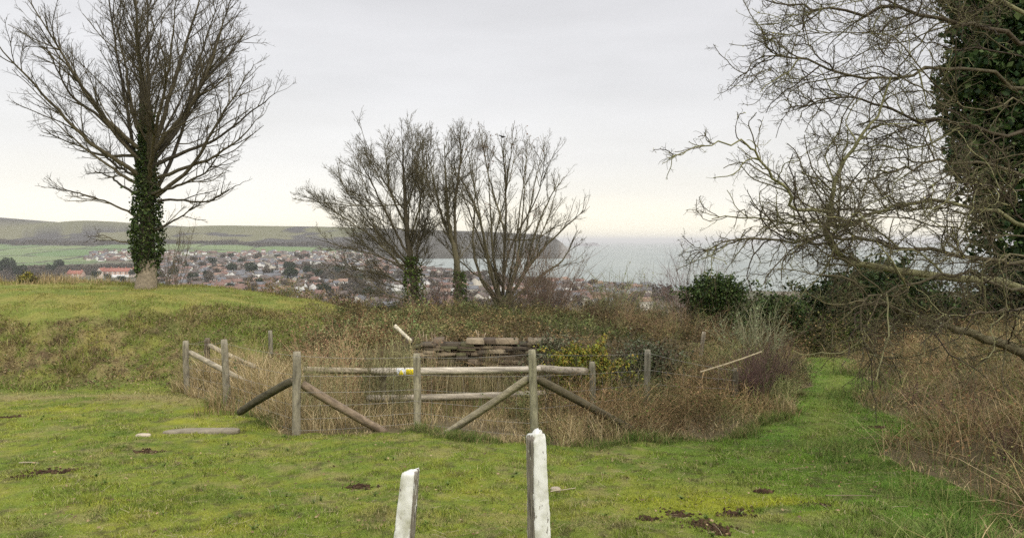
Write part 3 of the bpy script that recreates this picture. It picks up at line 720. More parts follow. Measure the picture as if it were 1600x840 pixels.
def branch_tree(name, label, cat, limbs, rad, levels, cols, group=None, extra=None, wob=.014, basecol=None, rough=14):
    """limbs: main limbs as point lists; rad: (r0, r1) of each; levels: dicts for each order of side branches"""
    base = np.array(limbs[0][0], float); e = empty(name, base); tag(e, label, cat, group)
    P = np.stack([resample(l) for l in limbs]) - base; m0 = P.shape[1]
    P[:, 1:-1] += RN.normal(0, 1, (len(P), m0 - 2, 3)) * np.minimum(wob, np.linalg.norm(np.diff(P, axis=1), axis=2)[:, 1:, None] * .13)
    r0 = np.array([a for a, b_ in rad]); r1 = np.array([b_ for a, b_ in rad])
    mb = MB(); col = pick(cols, len(P), .12); tubes(mb, P, r0, r1, col, 9)
    z = P[0, 0]; tubes(mb, np.array([[z + [0, 0, -.2], z + [0, 0, .12], z + (P[0, 1] - P[0, 0]) / max(np.linalg.norm(P[0, 1] - P[0, 0]), .01) * .5, z + (P[0, 2] - P[0, 0]) / max(np.linalg.norm(P[0, 2] - P[0, 0]), .01) * 1.0]]), r0[0] * 1.25, r0[0] * .96, basecol if basecol else col[0], 10)
    crown = MB(); allP = [(P, r0, r1)]; tgt = mb
    for li, L_ in enumerate(levels):
        n, m, _ = P.shape
        ln = np.linalg.norm(np.diff(P, axis=1), axis=2).sum(1)
        cnt = np.maximum((ln / L_['gap'] * RN.uniform(.8, 1.2, n)).astype(int), L_.get('mn', 1))
        idx = np.repeat(np.arange(n), cnt); q = len(idx)
        t = L_.get('lo', .15) + (1 - L_.get('lo', .15)) * RN.random(q) ** L_.get('pw', .9); tt = t * (m - 1.001); k = tt.astype(int); f = (tt - k)[:, None]
        p = P[idx, k] * (1 - f) + P[idx, k + 1] * f; d = unit(P[idx, k + 1] - P[idx, k])
        rr = r0[idx] * (1 - t) + r1[idx] * t
        perp = unit(np.cross(d, RN.normal(size=(q, 3)))); ang = np.radians(RN.normal(L_['ang'], 9, q))[:, None]
        dd = unit(d * np.cos(ang) + perp * np.sin(ang) + np.array([0, 0, L_.get('up', .1)]))
        Ln = np.minimum(ln[idx] * L_['frac'] * (1.15 - .8 * t), L_['max']) * RN.uniform(.45, 1.15, q) + L_.get('add', .03)
        S_ = stems(p, dd, Ln, L_['m'], L_['wig'], -L_.get('trop', .06))
        nr0 = np.minimum(rr * .75, L_['r'] * (.4 + .6 * Ln / L_['max'])); nr0 = np.maximum(nr0, L_['rm']); nr1 = nr0 * .35 + L_['rm'] * .3
        c = pick(cols, q, .2)
        tubes(mb if L_['r'] > .022 else crown, S_, nr0, nr1, c, L_.get('sides', 3))
        P, r0, r1 = S_, nr0, nr1; allP.append((P, r0, r1))
    mb.build('trunk', M_BARK, e, smooth=True); crown.build('crown', M_TWIG, e)
    if extra: extra(e, allP, base)
    print(name, [len(a[0]) for a in allP]); return e
def limb(pts, Y0, dtip):
    n_ = len(pts); return [Pt(a, b_, Y0) + np.array([0, dtip * (i / (n_ - 1)) ** 1.2, 0]) for i, (a, b_) in enumerate(pts)]
def ivy(e, centre_fn, zs, n, size, cols, lump=.12):
    mb = MB()
    z = RN.uniform(zs[0], zs[1], n); a = RN.uniform(0, 2 * np.pi, n)
    cx, cy, rr = centre_fn(z)
    q = fbm(a * 2.2 + 9, z * 2.2, .8, 3, 55)
    rr = rr * (.55 + .95 * q) * RN.uniform(.72, 1.06, n) + RN.exponential(lump * .25, n)
    P = np.stack([cx + rr * np.cos(a), cy + rr * np.sin(a), z], -1)
    leaves(mb, P, size * RN.uniform(.6, 1.6, n), pick(cols, n, .35)); mb.build('ivy', M_LEAF, e)

# --- big bare tree on the mound
Yt = 22.
L1 = [[(228, 458), (229, 400), (230, 330), (232, 270), (236, 232)],
      [(232, 296), (200, 285), (160, 262), (110, 232), (60, 195), (28, 172)],
      [(228, 262), (190, 215), (150, 180), (110, 150), (90, 110), (72, 60)],
      [(233, 245), (205, 190), (185, 140), (170, 90), (150, 40), (128, -15)],
      [(236, 232), (228, 180), (225, 120), (222, 60), (222, 0), (222, -70)],
      [(236, 232), (255, 180), (268, 120), (285, 60), (300, 0), (312, -50)],
      [(236, 240), (275, 200), (310, 165), (345, 110), (368, 60), (380, 20)],
      [(234, 262), (290, 235), (340, 210), (390, 165), (432, 128)],
      [(233, 285), (300, 262), (350, 245), (400, 215), (437, 182)],
      [(231, 320), (270, 315), (325, 318), (355, 300), (385, 282)],
      [(231, 318), (170, 290), (120, 268), (62, 262)],
      [(231, 350), (175, 322), (130, 305), (95, 300)],
      [(230, 388), (180, 384), (140, 374), (105, 378)],
      [(230, 372), (290, 347), (325, 328), (350, 322)],
      [(234, 240), (215, 170), (200, 110), (195, 50), (180, -30)],
      [(236, 235), (245, 160), (248, 90), (262, 20), (262, -60)],
      [(235, 245), (265, 190), (300, 110), (330, 50), (345, 0)],
      [(233, 262), (200, 225), (165, 160), (140, 110), (120, 60)]]
dts = [0, .6, -.8, 1.2, -.5, .6, -1.0, .9, -.7, .5, 1.6, -1.5, .4, -1.2, 2.6, -2.6, 2.4, -2.4]
L1 = [L1[0]] + [[(232 + (a - 232) * (.86 if a < 232 else .93), 255 + (b_ - 255) * .95) for a, b_ in l] for l in L1[1:]]
polys = [limb(p, Yt, d) for p, d in zip(L1, dts)]
for a, b_ in ((180, 3.2), (290, -3.0), (235, 3.4), (310, 2.3)):
    polys.append(limb([(233, 262), ((233 * 2 + a) / 3, 200), ((233 + a * 2) / 3, 130), (a, 40 + abs(a - 233) * .6)], Yt, b_))
env = [(25, 180), (62, 130), (60, 40), (110, -20), (150, -80), (300, -80), (365, -20), (385, 60), (437, 125), (437, 190), (385, 292), (330, 330), (265, 352), (215, 330), (120, 310), (45, 268)]
att = attr_poly(env, 4600, Yt, 3.6)
low = attr_poly([(100, 385), (150, 350), (200, 330), (260, 330), (330, 335), (300, 352), (215, 390)], 260, Yt, 1.2)
BK = [[.085, .072, .045], [.11, .092, .055], [.065, .055, .038]]
def ex1(e, A, base):
    def cf(z):
        y = np.interp(z, [.5, 1.0, 1.5, 2.3, 3.2, 3.9, 4.6, 5.6], [.20, .33, .40, .36, .28, .22, .15, .10])
        return 0.03 + .015 * z, 0 * z, y
    ivy(e, cf, (.5, 5.6), 10500, .07, [[.035, .06, .014], [.055, .08, .02], [.08, .10, .03], [.025, .04, .012]])
rads = [(.27, .13)] + [(.075, .007), (.085, .007), (.09, .009), (.11, .012), (.10, .010), (.09, .008), (.08, .008), (.075, .007), (.055, .006), (.06, .006), (.045, .006), (.035, .005), (.04, .005), (.085, .01), (.09, .011), (.085, .009), (.075, .007)] + [(.07, .008)] * 4
rads = [rads[0]] + [(a * .82, b_) for a, b_ in rads[1:]]
ax_, ar_ = auto_limbs(polys[0], env, Yt, 3.0, 12, (.055, .007), .5)
polys += ax_; rads += ar_
LV = [dict(gap=.26, frac=.40, max=1.9, ang=36, m=9, wig=.10, r=.022, rm=.006, up=.12, trop=.05, lo=.2, sides=4, pw=.8),
      dict(gap=.16, frac=.5, max=.95, ang=42, m=6, wig=.13, r=.0085, rm=.0045, up=.12, trop=.06, lo=.08, pw=.8),
      dict(gap=.075, frac=.5, max=.42, ang=45, m=4, wig=.16, r=.0045, rm=.0034, up=.15, trop=.08, lo=.08)]
branch_tree('bare_tree', 'large spreading bare tree on the mound with ivy around its trunk', 'tree', polys, rads, LV, BK, extra=ex1, basecol=(.27, .22, .155))

# --- trees on the brow
Yb = 30.
BK2 = [[.12, .105, .06], [.155, .135, .08], [.095, .08, .05]]
LV2 = [dict(gap=.24, frac=.42, max=1.6, ang=33, m=8, wig=.09, r=.016, rm=.007, up=.12, trop=.05, lo=.15, sides=4),
       dict(gap=.115, frac=.5, max=.85, ang=38, m=6, wig=.11, r=.0075, rm=.0052, up=.12, trop=.06, lo=.08),
       dict(gap=.07, frac=.5, max=.45, ang=42, m=4, wig=.15, r=.0052, rm=.004, up=.15, trop=.08, lo=.1)]
LB = [[(650, 500), (648, 450), (641, 400), (636, 350), (632, 300), (630, 250), (628, 205)],
      [(643, 420), (605, 375), (560, 325), (520, 262)], [(641, 400), (612, 340), (582, 270), (560, 222)], [(636, 350), (608, 290), (598, 240), (590, 200)],
      [(645, 428), (600, 398), (550, 382), (495, 365)], [(648, 452), (600, 428), (550, 418), (500, 410)], [(638, 370), (655, 320), (664, 260), (668, 208)],
      [(634, 320), (648, 260), (650, 200)], [(645, 430), (590, 370), (540, 330), (492, 300)], [(640, 380), (660, 350), (685, 320)], [(650, 470), (610, 460), (570, 430), (530, 430)]]
pb = [limb(p, Yb, d) for p, d in zip([[(a, 490 + (b_ - 490) * .955) for a, b_ in l] for l in LB], [0, 1, -1, 1.4, -1.2, .8, -.8, 1.5, -1.6, 1, -.7])]
att = attr_poly([(486, 300), (520, 240), (580, 196), (630, 188), (676, 200), (692, 260), (690, 390), (650, 400), (600, 420), (500, 430), (480, 360)], 2300, Yb, 2.3)
def ex2(e, A, base):
    def cf(z): return 0 * z - .06 * z, 0 * z, np.interp(z, [0, 1.5, 3], [.42, .38, .2])
    ivy(e, cf, (0.1, 2.6), 1600, .09, [[.07, .11, .02], [.10, .13, .03], [.05, .07, .02]])
aB, rB = auto_limbs(pb[0], [(486, 300), (520, 240), (580, 196), (630, 188), (676, 200), (692, 260), (690, 360), (640, 400), (560, 420), (490, 400)], Yb, 2.2, 34, (.026, .0055), .12)
branch_tree('bare_tree', 'bare tree on the brow with fan shaped crown and green ivy low on its trunk', 'tree', pb + aB, [(.20, .010), (.055, .006), (.06, .006), (.055, .006), (.045, .006), (.04, .006), (.05, .006), (.045, .006), (.05, .006), (.04, .006), (.035, .005)] + rB, LV2, BK2, extra=ex2, group='bare trees on the brow')
LC = [[(720, 500), (716, 440), (711, 390), (701, 345), (698, 290), (694, 215)], [(712, 390), (690, 330), (676, 270), (664, 220)], [(712, 385), (712, 300), (722, 230), (716, 198)]]
pc = [limb(p, Yb - 1.5, d) for p, d in zip([[(a, 490 + (b_ - 490) * .955) for a, b_ in l] for l in LC], [0, .7, -.8])]
att = attr_poly([(660, 215), (700, 196), (742, 200), (745, 300), (722, 380), (690, 370), (668, 300)], 650, Yb - 1.5, 1.3)
def ex3(e, A, base):
    def cf(z): return 0 * z - .03 * z, 0 * z, np.interp(z, [0, 1.2, 2.2], [.26, .24, .12])
    ivy(e, cf, (0.1, 1.9), 900, .09, [[.06, .09, .02], [.08, .11, .03], [.04, .06, .02]])
aC, rC = auto_limbs(pc[0], [(660, 215), (700, 196), (742, 200), (750, 300), (722, 380), (690, 370), (668, 300)], Yb - 1.5, 1.3, 13, (.03, .006), .35)
branch_tree('bare_tree', 'slender bare tree standing between the fan shaped tree and the multi stemmed one', 'tree', pc + aC, [(.17, .012), (.07, .008), (.07, .008)] + rC, LV2, BK2, extra=ex3, group='bare trees on the brow')
LD = [[(785, 500), (786, 470), (790, 300), (786, 212)], [(784, 485), (750, 430), (738, 370), (741, 300), (734, 225)], [(784, 485), (762, 400), (749, 330), (726, 280), (700, 238)],
      [(785, 485), (771, 400), (766, 320), (760, 212)], [(786, 480), (805, 420), (815, 340), (822, 245)], [(787, 480), (816, 430), (836, 360), (860, 300), (884, 262)],
      [(790, 478), (822, 420), (852, 380), (890, 340), (912, 322)], [(790, 476), (850, 425), (880, 402), (906, 352)], [(786, 470), (795, 390), (838, 300), (850, 235)], [(785, 470), (770, 390), (790, 290), (808, 215)], [(786, 480), (760, 440), (715, 400), (680, 360)]]
pd = [limb(p, Yb + .5, d) for p, d in zip([[(a, 490 + (b_ - 490) * .955) for a, b_ in l] for l in LD], [0, 1, -1.2, .9, -1, 1.2, -.8, .6, -1.7, 1.9, -.5])]
att = attr_poly([(690, 235), (722, 196), (790, 190), (850, 222), (896, 270), (914, 330), (905, 395), (850, 430), (780, 400), (735, 380), (700, 300)], 2300, Yb + .5, 2.3)
def ex4(e, A, base):
    c0 = Pt(752, 232, Yb + .3) - base; m = 120
    d = unit(RN.normal(size=(m, 3))); a = c0 + d * RN.uniform(.05, .24, (m, 1)) * np.array([1, 1, .7])
    mb = MB(); tubes(mb, stems(a, np.cross(d, RN.normal(size=(m, 3))), np.full(m, .3), 4, .3, 0), .005, .004, pick([[.10, .07, .04], [.15, .11, .06]], m))
    tag(mb.build('nest', M_TWIG, None), 'round twiggy nest high among the stems of the bare trees', 'nest').location = base
    P = A[3][0][:, -1]; n_ = 240; tips = np.nonzero((P[:, 2] > 4.2) & (P[:, 0] < 1.8))[0]; i = tips[RN.integers(0, len(tips), n_)]
    mb = MB(); leaves(mb, P[i] + RN.normal(0, .04, (n_, 3)), .075, pick([[.16, .08, .05], [.2, .1, .06]], n_)); mb.build('dead_leaves', M_LEAF, e)
aD, rD = auto_limbs(pd[0], [(690, 235), (722, 196), (790, 190), (850, 222), (896, 270), (914, 330), (905, 395), (850, 430), (780, 400), (735, 380), (700, 300)], Yb + .5, 2.2, 32, (.045, .007), .08)
branch_tree('bare_tree', 'many stemmed bare tree on the brow in front of the bay', 'tree', pd + aD, [(.10, .010)] + [(.08, .007)] * 7 + [(.055, .006)] * 3 + rD, [dict(LV2[0], gap=.36), dict(LV2[1], gap=.2), LV2[2]], BK2, extra=ex4, group='bare trees on the brow')

# crow perched at the top of the clump
def crow():
    mb = MB(); c = Pt(785, 214, 30.4)
    sec = [(-.20, .012, .03), (-.13, .035, .02), (-.05, .065, .0), (.03, .075, .01), (.10, .055, .045), (.14, .035, .075), (.18, .042, .10), (.215, .035, .105), (.235, .012, .10), (.285, .003, .09)]
    k = 10; V = [[x_, rr * math.cos(2 * math.pi * s / k), z_ + rr * math.sin(2 * math.pi * s / k)] for x_, rr, z_ in sec for s in range(k)]
    T = []
    for i in range(len(sec) - 1):
        for s in range(k):
            a, b_ = i * k + s, i * k + (s + 1) % k; T += [[a, b_, b_ + k], [a, b_ + k, a + k]]
    V = np.array(V); V[:, 0] *= -1
    mb.add(V, T, (.012, .012, .014))
    for s in (-1, 1):
        mb.add([[-.08, s * .06, .05], [.02, s * .085, .03], [.22, s * .03, -.03], [.24, s * .01, -.02], [-.02, s * .05, .075]], [[0, 1, 4], [1, 2, 4], [2, 3, 4]], (.01, .01, .012))
        tubes(mb, np.array([[[.0, s * .025, -.05], [.005, s * .025, -.12]]]), .006, .005, (.02, .02, .02), 4)
    o = mb.build('crow', M_LEAF, smooth=True); o.location = c; o.scale = (.62, .62, .62)
    tag(o, 'small black crow perched on the topmost twigs of the bare trees', 'bird')
crow()

# --- leafy bushes
def bush(name, label, px0, px1, py0, py1, Y, n, size, cols, cat='bush', lobes=9, stemcol=[[.12, .1, .06]], depth=None, group=None, inner=.55):
    a = Pt(px0, py1, Y); b_ = Pt(px1, py0, Y); w = (b_[0] - a[0]) / 2; h = b_[2] - a[2]; d = depth or w * .8
    cx = (a[0] + b_[0]) / 2; gz = Hs(cx, Y); hh = b_[2] - gz
    e = empty(name, (cx, Y, gz)); tag(e, label, cat, group)
    P = []
    lc = [(RN.uniform(-.7, .7) * w, RN.uniform(-.5, .5) * d, hh * RN.uniform(.25, .68)) for _ in range(lobes)] + [(0, 0, hh * .6)]
    per = n // len(lc)
    for c in lc:
        rr = np.array([w * RN.uniform(.3, .6), d * RN.uniform(.3, .6), min(hh - c[2], hh * .45) * RN.uniform(.7, 1)])
        u_ = unit(RN.normal(size=(per, 3))); q = np.array(c) + u_ * rr * RN.uniform(inner, 1.06, (per, 1)) * (.82 + .3 * fbm(u_[:, 0] * 2, u_[:, 2] * 2 + u_[:, 1], .5, 2, 3))[:, None]
        P.append(q)
    P = np.concatenate(P); P = P[P[:, 2] > .02]
    k_ = 46; li = RN.integers(0, len(lc), k_); sh = stems(np.array(lc)[li], np.stack([RN.normal(0, .9, k_), RN.normal(0, .8, k_), RN.uniform(.1, 1.3, k_)], -1), hh * RN.uniform(.35, .62, k_), 7, .16, .03)
    p_, _ = side_pts(sh, n // 5, .45); P = np.vstack([P, p_ + RN.normal(0, size * .8, p_.shape)]); P = P[(P[:, 2] > .02) & (P[:, 2] < hh * 1.08)]
    mb = MB(); leaves(mb, P, size, pick(cols, len(P), .35)); mb.build('foliage', M_LEAF, e)
    m = 26; mb = MB(); S_ = stems(np.stack([RN.normal(0, w * .15, m), RN.normal(0, d * .15, m), np.full(m, -.05)], -1), np.stack([RN.normal(0, .6, m), RN.normal(0, .5, m), np.ones(m)], -1), np.full(m, hh * .9), 8, .12, 0)
    tubes(mb, S_, .018, .006, pick(stemcol, m), 5); p, dd = side_pts(S_, 160, .4)
    tubes(mb, stems(p, dd + RN.normal(0, .5, (160, 3)), RN.uniform(.2, .5, 160) * hh, 4, .2, 0), .006, .003, pick(stemcol, 160))
    mb.build('stem', M_TWIG, e); return e
EVG = [[.03, .055, .012], [.05, .08, .018], [.075, .10, .025], [.02, .035, .01]]
bush('evergreen_bush', 'rounded dark green bush standing against the sea', 1050, 1165, 426, 505, 24, 16000, .085, EVG)
bush('evergreen_bush', 'low dark bush between the rounded green bush and the hawthorn', 1165, 1265, 448, 515, 24.5, 14000, .09, EVG)
bush('evergreen_bush', 'wide dark evergreen behind the hawthorn branches', 1265, 1500, 400, 530, 25.5, 30000, .13, [[.018, .032, .009], [.03, .05, .012], [.045, .07, .018]])
bush('evergreen_bush', 'dark evergreen half hidden behind the low hawthorn limb', 1470, 1680, 385, 565, 25, 22000, .13, [[.018, .032, .009], [.03, .045, .012], [.06, .05, .025]])
bush('gorse_bush', 'yellow green bush growing inside the fenced hollow', 860, 955, 534, 604, 13.3, 15000, .05, [[.18, .20, .03], [.25, .24, .03], [.11, .14, .03], [.30, .21, .04]], inner=.7)
bush('buddleia_bush', 'grey green leafy bush at the end of the stone wall', 838, 905, 512, 556, 15.2, 2200, .06, [[.12, .14, .07], [.17, .18, .10], [.09, .09, .05], [.15, .11, .06]], inner=.4)
bush('ivy_bush', 'dark ivy clump between the fence post and the brambles', 945, 1075, 520, 600, 14.2, 4600, .055, [[.06, .075, .03], [.10, .11, .06], [.14, .15, .09], [.09, .065, .04]], inner=.4)
bush('gorse_bush', 'small yellow gorse bush on the far crest of the mound', 28, 58, 424, 450, 24, 1200, .05, [[.25, .24, .04], [.32, .26, .05], [.12, .14, .04]])
def twig_bush(name, label, px, pyt, Y, wpx, n, cols, r=.006, leafn=0, lc=None, spread=.35, side=6, cat='shrub', group=None):
    x0, _, zt = Pt(px, pyt, Y); gz = Hs(x0, Y); h = zt - gz; w = wpx / F * Y / 2
    e = empty(name, (x0, Y, gz)); tag(e, label, cat, group); mb = MB()
    d0 = np.stack([RN.normal(0, spread, n), RN.normal(0, spread, n), np.ones(n)], -1)
    P = stems(np.stack([RN.normal(0, w * .25, n), RN.normal(0, w * .25, n), np.full(n, -.03)], -1), d0, h * RN.uniform(.6, 1.1, n), 8, .13, -.02)
    q = n * side; p, d = side_pts(P, q, .3)
    if n < 12:
        for i_ in range(n):
            mb = MB(); tubes(mb, P[i_:i_ + 1], r * 1.5, r * .5, pick(cols, 1), 4); mb.build('stem', M_TWIG, e)
    else:
        tubes(mb, P, r * 1.5, r * .5, pick(cols, n), 4); mb.build('stem', M_TWIG, e)
    mb = MB()
    S2 = stems(p, d + RN.normal(0, .45, (q, 3)), RN.uniform(.1, .32, q) * h, 4, .2, -.03); tubes(mb, S2, r * .6, r * .3, pick(cols, q))
    mb.build('crown', M_TWIG, e)
    if leafn:
        mb = MB(); p, d = side_pts(S2, leafn, 0); leaves(mb, p, .06, pick(lc, leafn)); mb.build('foliage', M_LEAF, e)
    return e
twig_bush('bare_shrub', 'purplish bare shrub rising behind the rounded green bush', 1085, 404, 26, 90, 80, [[.20, .12, .11], [.16, .1, .09]], r=.006, side=12)
twig_bush('bare_shrub', 'upright dark stemmed shrub beside the start of the grassy path', 1178, 545, 12.6, 90, 70, [[.17, .11, .09], [.13, .08, .07]], r=.0045, side=10)
twig_bush('bare_shrub', 'tall thin shrub in the purplish scrub nearest the path edge', 1205, 530, 14.5, 70, 50, [[.19, .13, .10], [.15, .1, .08]], r=.004, side=10)
twig_bush('willow_shrub', 'pale green stemmed shrub in front of the low dark bush', 1180, 470, 19, 120, 60, [[.24, .25, .14], [.3, .28, .17]], r=.007, side=6, leafn=300, lc=[[.2, .24, .12]])
twig_bush('willow_shrub', 'wispy yellow green shrub standing before the open sea', 962, 424, 27, 70, 90, [[.24, .25, .12], [.2, .17, .1]], r=.008, side=6, leafn=500, lc=[[.2, .24, .08], [.25, .22, .1]])
twig_bush('bare_sapling', 'brown saplings under the many stemmed tree', 850, 385, 27.5, 90, 110, [[.17, .12, .09], [.2, .15, .1]], r=.008, side=8)
twig_bush('bare_sapling', 'thin bare saplings beside the ivy covered trunk on the mound', 262, 352, 23.5, 60, 26, [[.17, .14, .10], [.2, .17, .12]], r=.007, side=8)
twig_bush('bare_sapling', 'small brown saplings between the brow trees', 680, 430, 27, 110, 60, [[.17, .12, .10], [.14, .1, .08]], r=.007, side=8)
for i, (px, pyt, Y, w) in enumerate([(1385, 560, 14, 50), (1425, 575, 12, 40), (1515, 600, 9, 60), (1570, 640, 7.5, 60), (1340, 600, 15.5, 30)]):
    twig_bush('thorny_shoot', ['thin reddish shoots at the far edge of the dead grass', 'forked dark shoots among the reddish dead grass', 'thorny dark stems under the low hawthorn limb', 'brown thorny stems on the bank nearest the camera', 'small twiggy bush where the path bends away'][i], px, pyt, Y, w, 9, [[.12, .07, .06], [.16, .10, .07]], r=.004, side=7, group='thorny shoots on the bank')

# --- hawthorn reaching in over the path
HW = [[(1800, 660, 8.8), (1765, 560, 8.7), (1740, 480, 8.6), (1720, 400, 8.6), (1700, 300, 8.7), (1700, 200, 8.8), (1700, 80, 9.0)],
      [(1785, 625, 8.7), (1700, 600, 8.6), (1600, 558, 8.3), (1540, 530, 8.0), (1500, 514, 7.9), (1440, 508, 7.7), (1400, 485, 7.6), (1340, 470, 7.4)],
      [(1665, 470, 8.6), (1560, 450, 8.3), (1450, 430, 8.1), (1370, 415, 8.0), (1320, 400, 7.9), (1293, 368, 7.8), (1300, 330, 7.8), (1302, 295, 7.8), (1325, 250, 7.7), (1350, 205, 7.6), (1372, 178, 7.6), (1392, 120, 7.5)],
      [(1302, 330, 7.8), (1270, 330, 7.6), (1240, 322, 7.5), (1230, 296, 7.4), (1205, 275, 7.3), (1180, 240, 7.2), (1165, 226, 7.1), (1135, 222, 7.0), (1095, 228, 6.9), (1045, 247, 6.8)],
      [(1165, 226, 7.1), (1152, 215, 7.1), (1150, 195, 7.1), (1156, 178, 7.1)], [(1190, 255, 7.2), (1184, 225, 7.3), (1190, 190, 7.3)],
      [(1655, 100, 9.0), (1600, 62, 8.8), (1520, 40, 8.5), (1440, 22, 8.3), (1350, 15, 8.0), (1260, 12, 7.8), (1195, 0, 7.6)],
      [(1645, 150, 8.8), (1560, 118, 8.5), (1480, 108, 8.2), (1400, 118, 8.0), (1320, 112, 7.8), (1240, 88, 7.6), (1190, 90, 7.5), (1156, 118, 7.4)],
      [(1640, 230, 8.7), (1560, 205, 8.4), (1480, 195, 8.2), (1400, 175, 8.0), (1330, 150, 7.8), (1270, 160, 7.7), (1225, 172, 7.6)],
      [(1640, 300, 8.7), (1560, 262, 8.3), (1480, 252, 8.0), (1420, 262, 7.8), (1370, 275, 7.7), (1320, 290, 7.6)],
      [(1650, 380, 8.6), (1560, 335, 8.9), (1480, 322, 8.9), (1400, 320, 8.7), (1330, 345, 8.5), (1250, 350, 8.3), (1180, 338, 8.1), (1112, 342, 8.0)],
      [(1650, 410, 8.6), (1540, 400, 8.2), (1430, 385, 7.9), (1330, 372, 7.6), (1240, 375, 7.4), (1160, 372, 7.2), (1100, 392, 7.1)],
      [(1665, 470, 8.6), (1560, 440, 7.4), (1480, 425, 7.0), (1420, 445, 6.8), (1370, 460, 6.7), (1345, 482, 6.6), (1346, 525, 6.6), (1362, 552, 6.6), (1396, 558, 6.6)],
      [(1680, 520, 8.6), (1600, 485, 7.0), (1540, 490, 6.6), (1480, 500, 6.4), (1470, 520, 6.3)],
      [(1660, 440, 8.6), (1600, 400, 7.2), (1530, 410, 6.8), (1500, 390, 6.6), (1490, 350, 6.6)], [(1650, 360, 8.6), (1600, 340, 7.2), (1560, 300, 6.9), (1500, 285, 6.6), (1455, 290, 6.5)],
      [(1655, 100, 9.0), (1600, 20, 9.2), (1520, -30, 9.1), (1420, -50, 8.9), (1300, -55, 8.7), (1200, -50, 8.5)]]
ph = [[Pt(*q) for q in l] for l in HW]
e1 = attr_poly([(1142, -60), (1150, 5), (1165, 110), (1200, 140), (1235, 172), (1300, 200), (1480, 270), (1640, 270), (1640, -60)], 4300, 8.1, 1.15)
e2 = attr_poly([(1108, 352), (1150, 325), (1210, 330), (1290, 250), (1400, 190), (1640, 230), (1640, 520), (1540, 525), (1450, 500), (1330, 470), (1180, 425), (1112, 392)], 5200, 7.9, 1.2)
e3 = attr_poly([(1042, 247), (1095, 220), (1150, 172), (1190, 182), (1206, 235), (1235, 300), (1215, 330), (1150, 335), (1180, 290), (1150, 250), (1060, 256)], 420, 7.25, .3)
HC = [[.085, .068, .042], [.125, .108, .06], [.065, .05, .037], [.10, .085, .05], [.21, .20, .10]]
def ex5(e, A, base):
    P = np.concatenate([A[0][0][:, 8:].reshape(-1, 3), A[1][0].reshape(-1, 3)]); m = 5200; i = RN.integers(0, len(P), m); mb = MB()
    leaves(mb, P[i] + RN.normal(0, .006, (m, 3)), .013, pick([[.30, .30, .12], [.36, .33, .10], [.30, .32, .22]], m)); mb.build('lichen', M_TWIG, e)
rads = [(.15, .06), (.11, .018), (.07, .010), (.030, .005), (.009, .003), (.009, .003), (.05, .007), (.035, .005), (.033, .005), (.033, .005), (.042, .006), (.04, .006), (.026, .005), (.022, .004), (.02, .004), (.022, .004), (.045, .008)]
for l in ([(1700, 250, 9.1), (1600, 240, 9.3), (1500, 270, 9.3), (1400, 300, 9.1), (1290, 290, 8.9), (1210, 330, 8.7)], [(1700, 200, 8.8), (1600, 160, 8.2), (1500, 160, 7.7), (1400, 60, 7.4), (1290, 50, 7.2), (1200, 55, 7.1)],
          [(1700, 90, 9.0), (1600, 90, 9.4), (1480, 70, 9.4), (1380, 60, 9.2), (1250, 130, 9.0), (1200, 105, 8.9)], [(1720, 400, 8.6), (1600, 370, 8.0), (1500, 360, 7.5), (1390, 340, 7.3), (1280, 345, 7.1), (1160, 360, 7.0)],
          [(1720, 330, 8.6), (1620, 300, 8.3), (1540, 300, 8.0), (1440, 320, 7.8), (1350, 330, 7.7), (1290, 400, 7.6)],
          [(1700, 150, 8.8), (1600, 200, 9.2), (1500, 230, 9.3), (1420, 220, 9.1), (1340, 220, 8.9), (1270, 215, 8.8)],
          [(1700, 100, 9.0), (1640, -20, 8.4), (1540, 0, 8.0), (1440, -10, 7.8), (1330, 0, 7.6), (1230, 25, 7.5)], [(1500, 200, 8.2), (1440, 230, 8.1), (1370, 230, 8.0), (1290, 225, 7.9), (1245, 250, 7.9)]):
    ph.append([Pt(*q) for q in l]); rads.append((.017, .0032))
LV3 = [dict(gap=.14, frac=.26, max=.9, ang=46, m=9, wig=.26, r=.010, rm=.0045, up=.02, trop=-.01, lo=.25, sides=4),
       dict(gap=.07, frac=.44, max=.42, ang=52, m=6, wig=.3, r=.0045, rm=.0024, up=.05, trop=.02, lo=.08),
       dict(gap=.04, frac=.4, max=.15, ang=58, m=4, wig=.3, r=.0024, rm=.0017, up=.1, trop=.04, lo=.05, add=.018)]
rads = [rads[0]] + [(a * .66, b_ * .85) for a, b_ in rads[1:]]
branch_tree('hawthorn_tree', 'wide lichen covered hawthorn with bare twigs reaching out over the grassy path', 'tree', ph, rads, LV3, HC, extra=ex5, wob=.05)

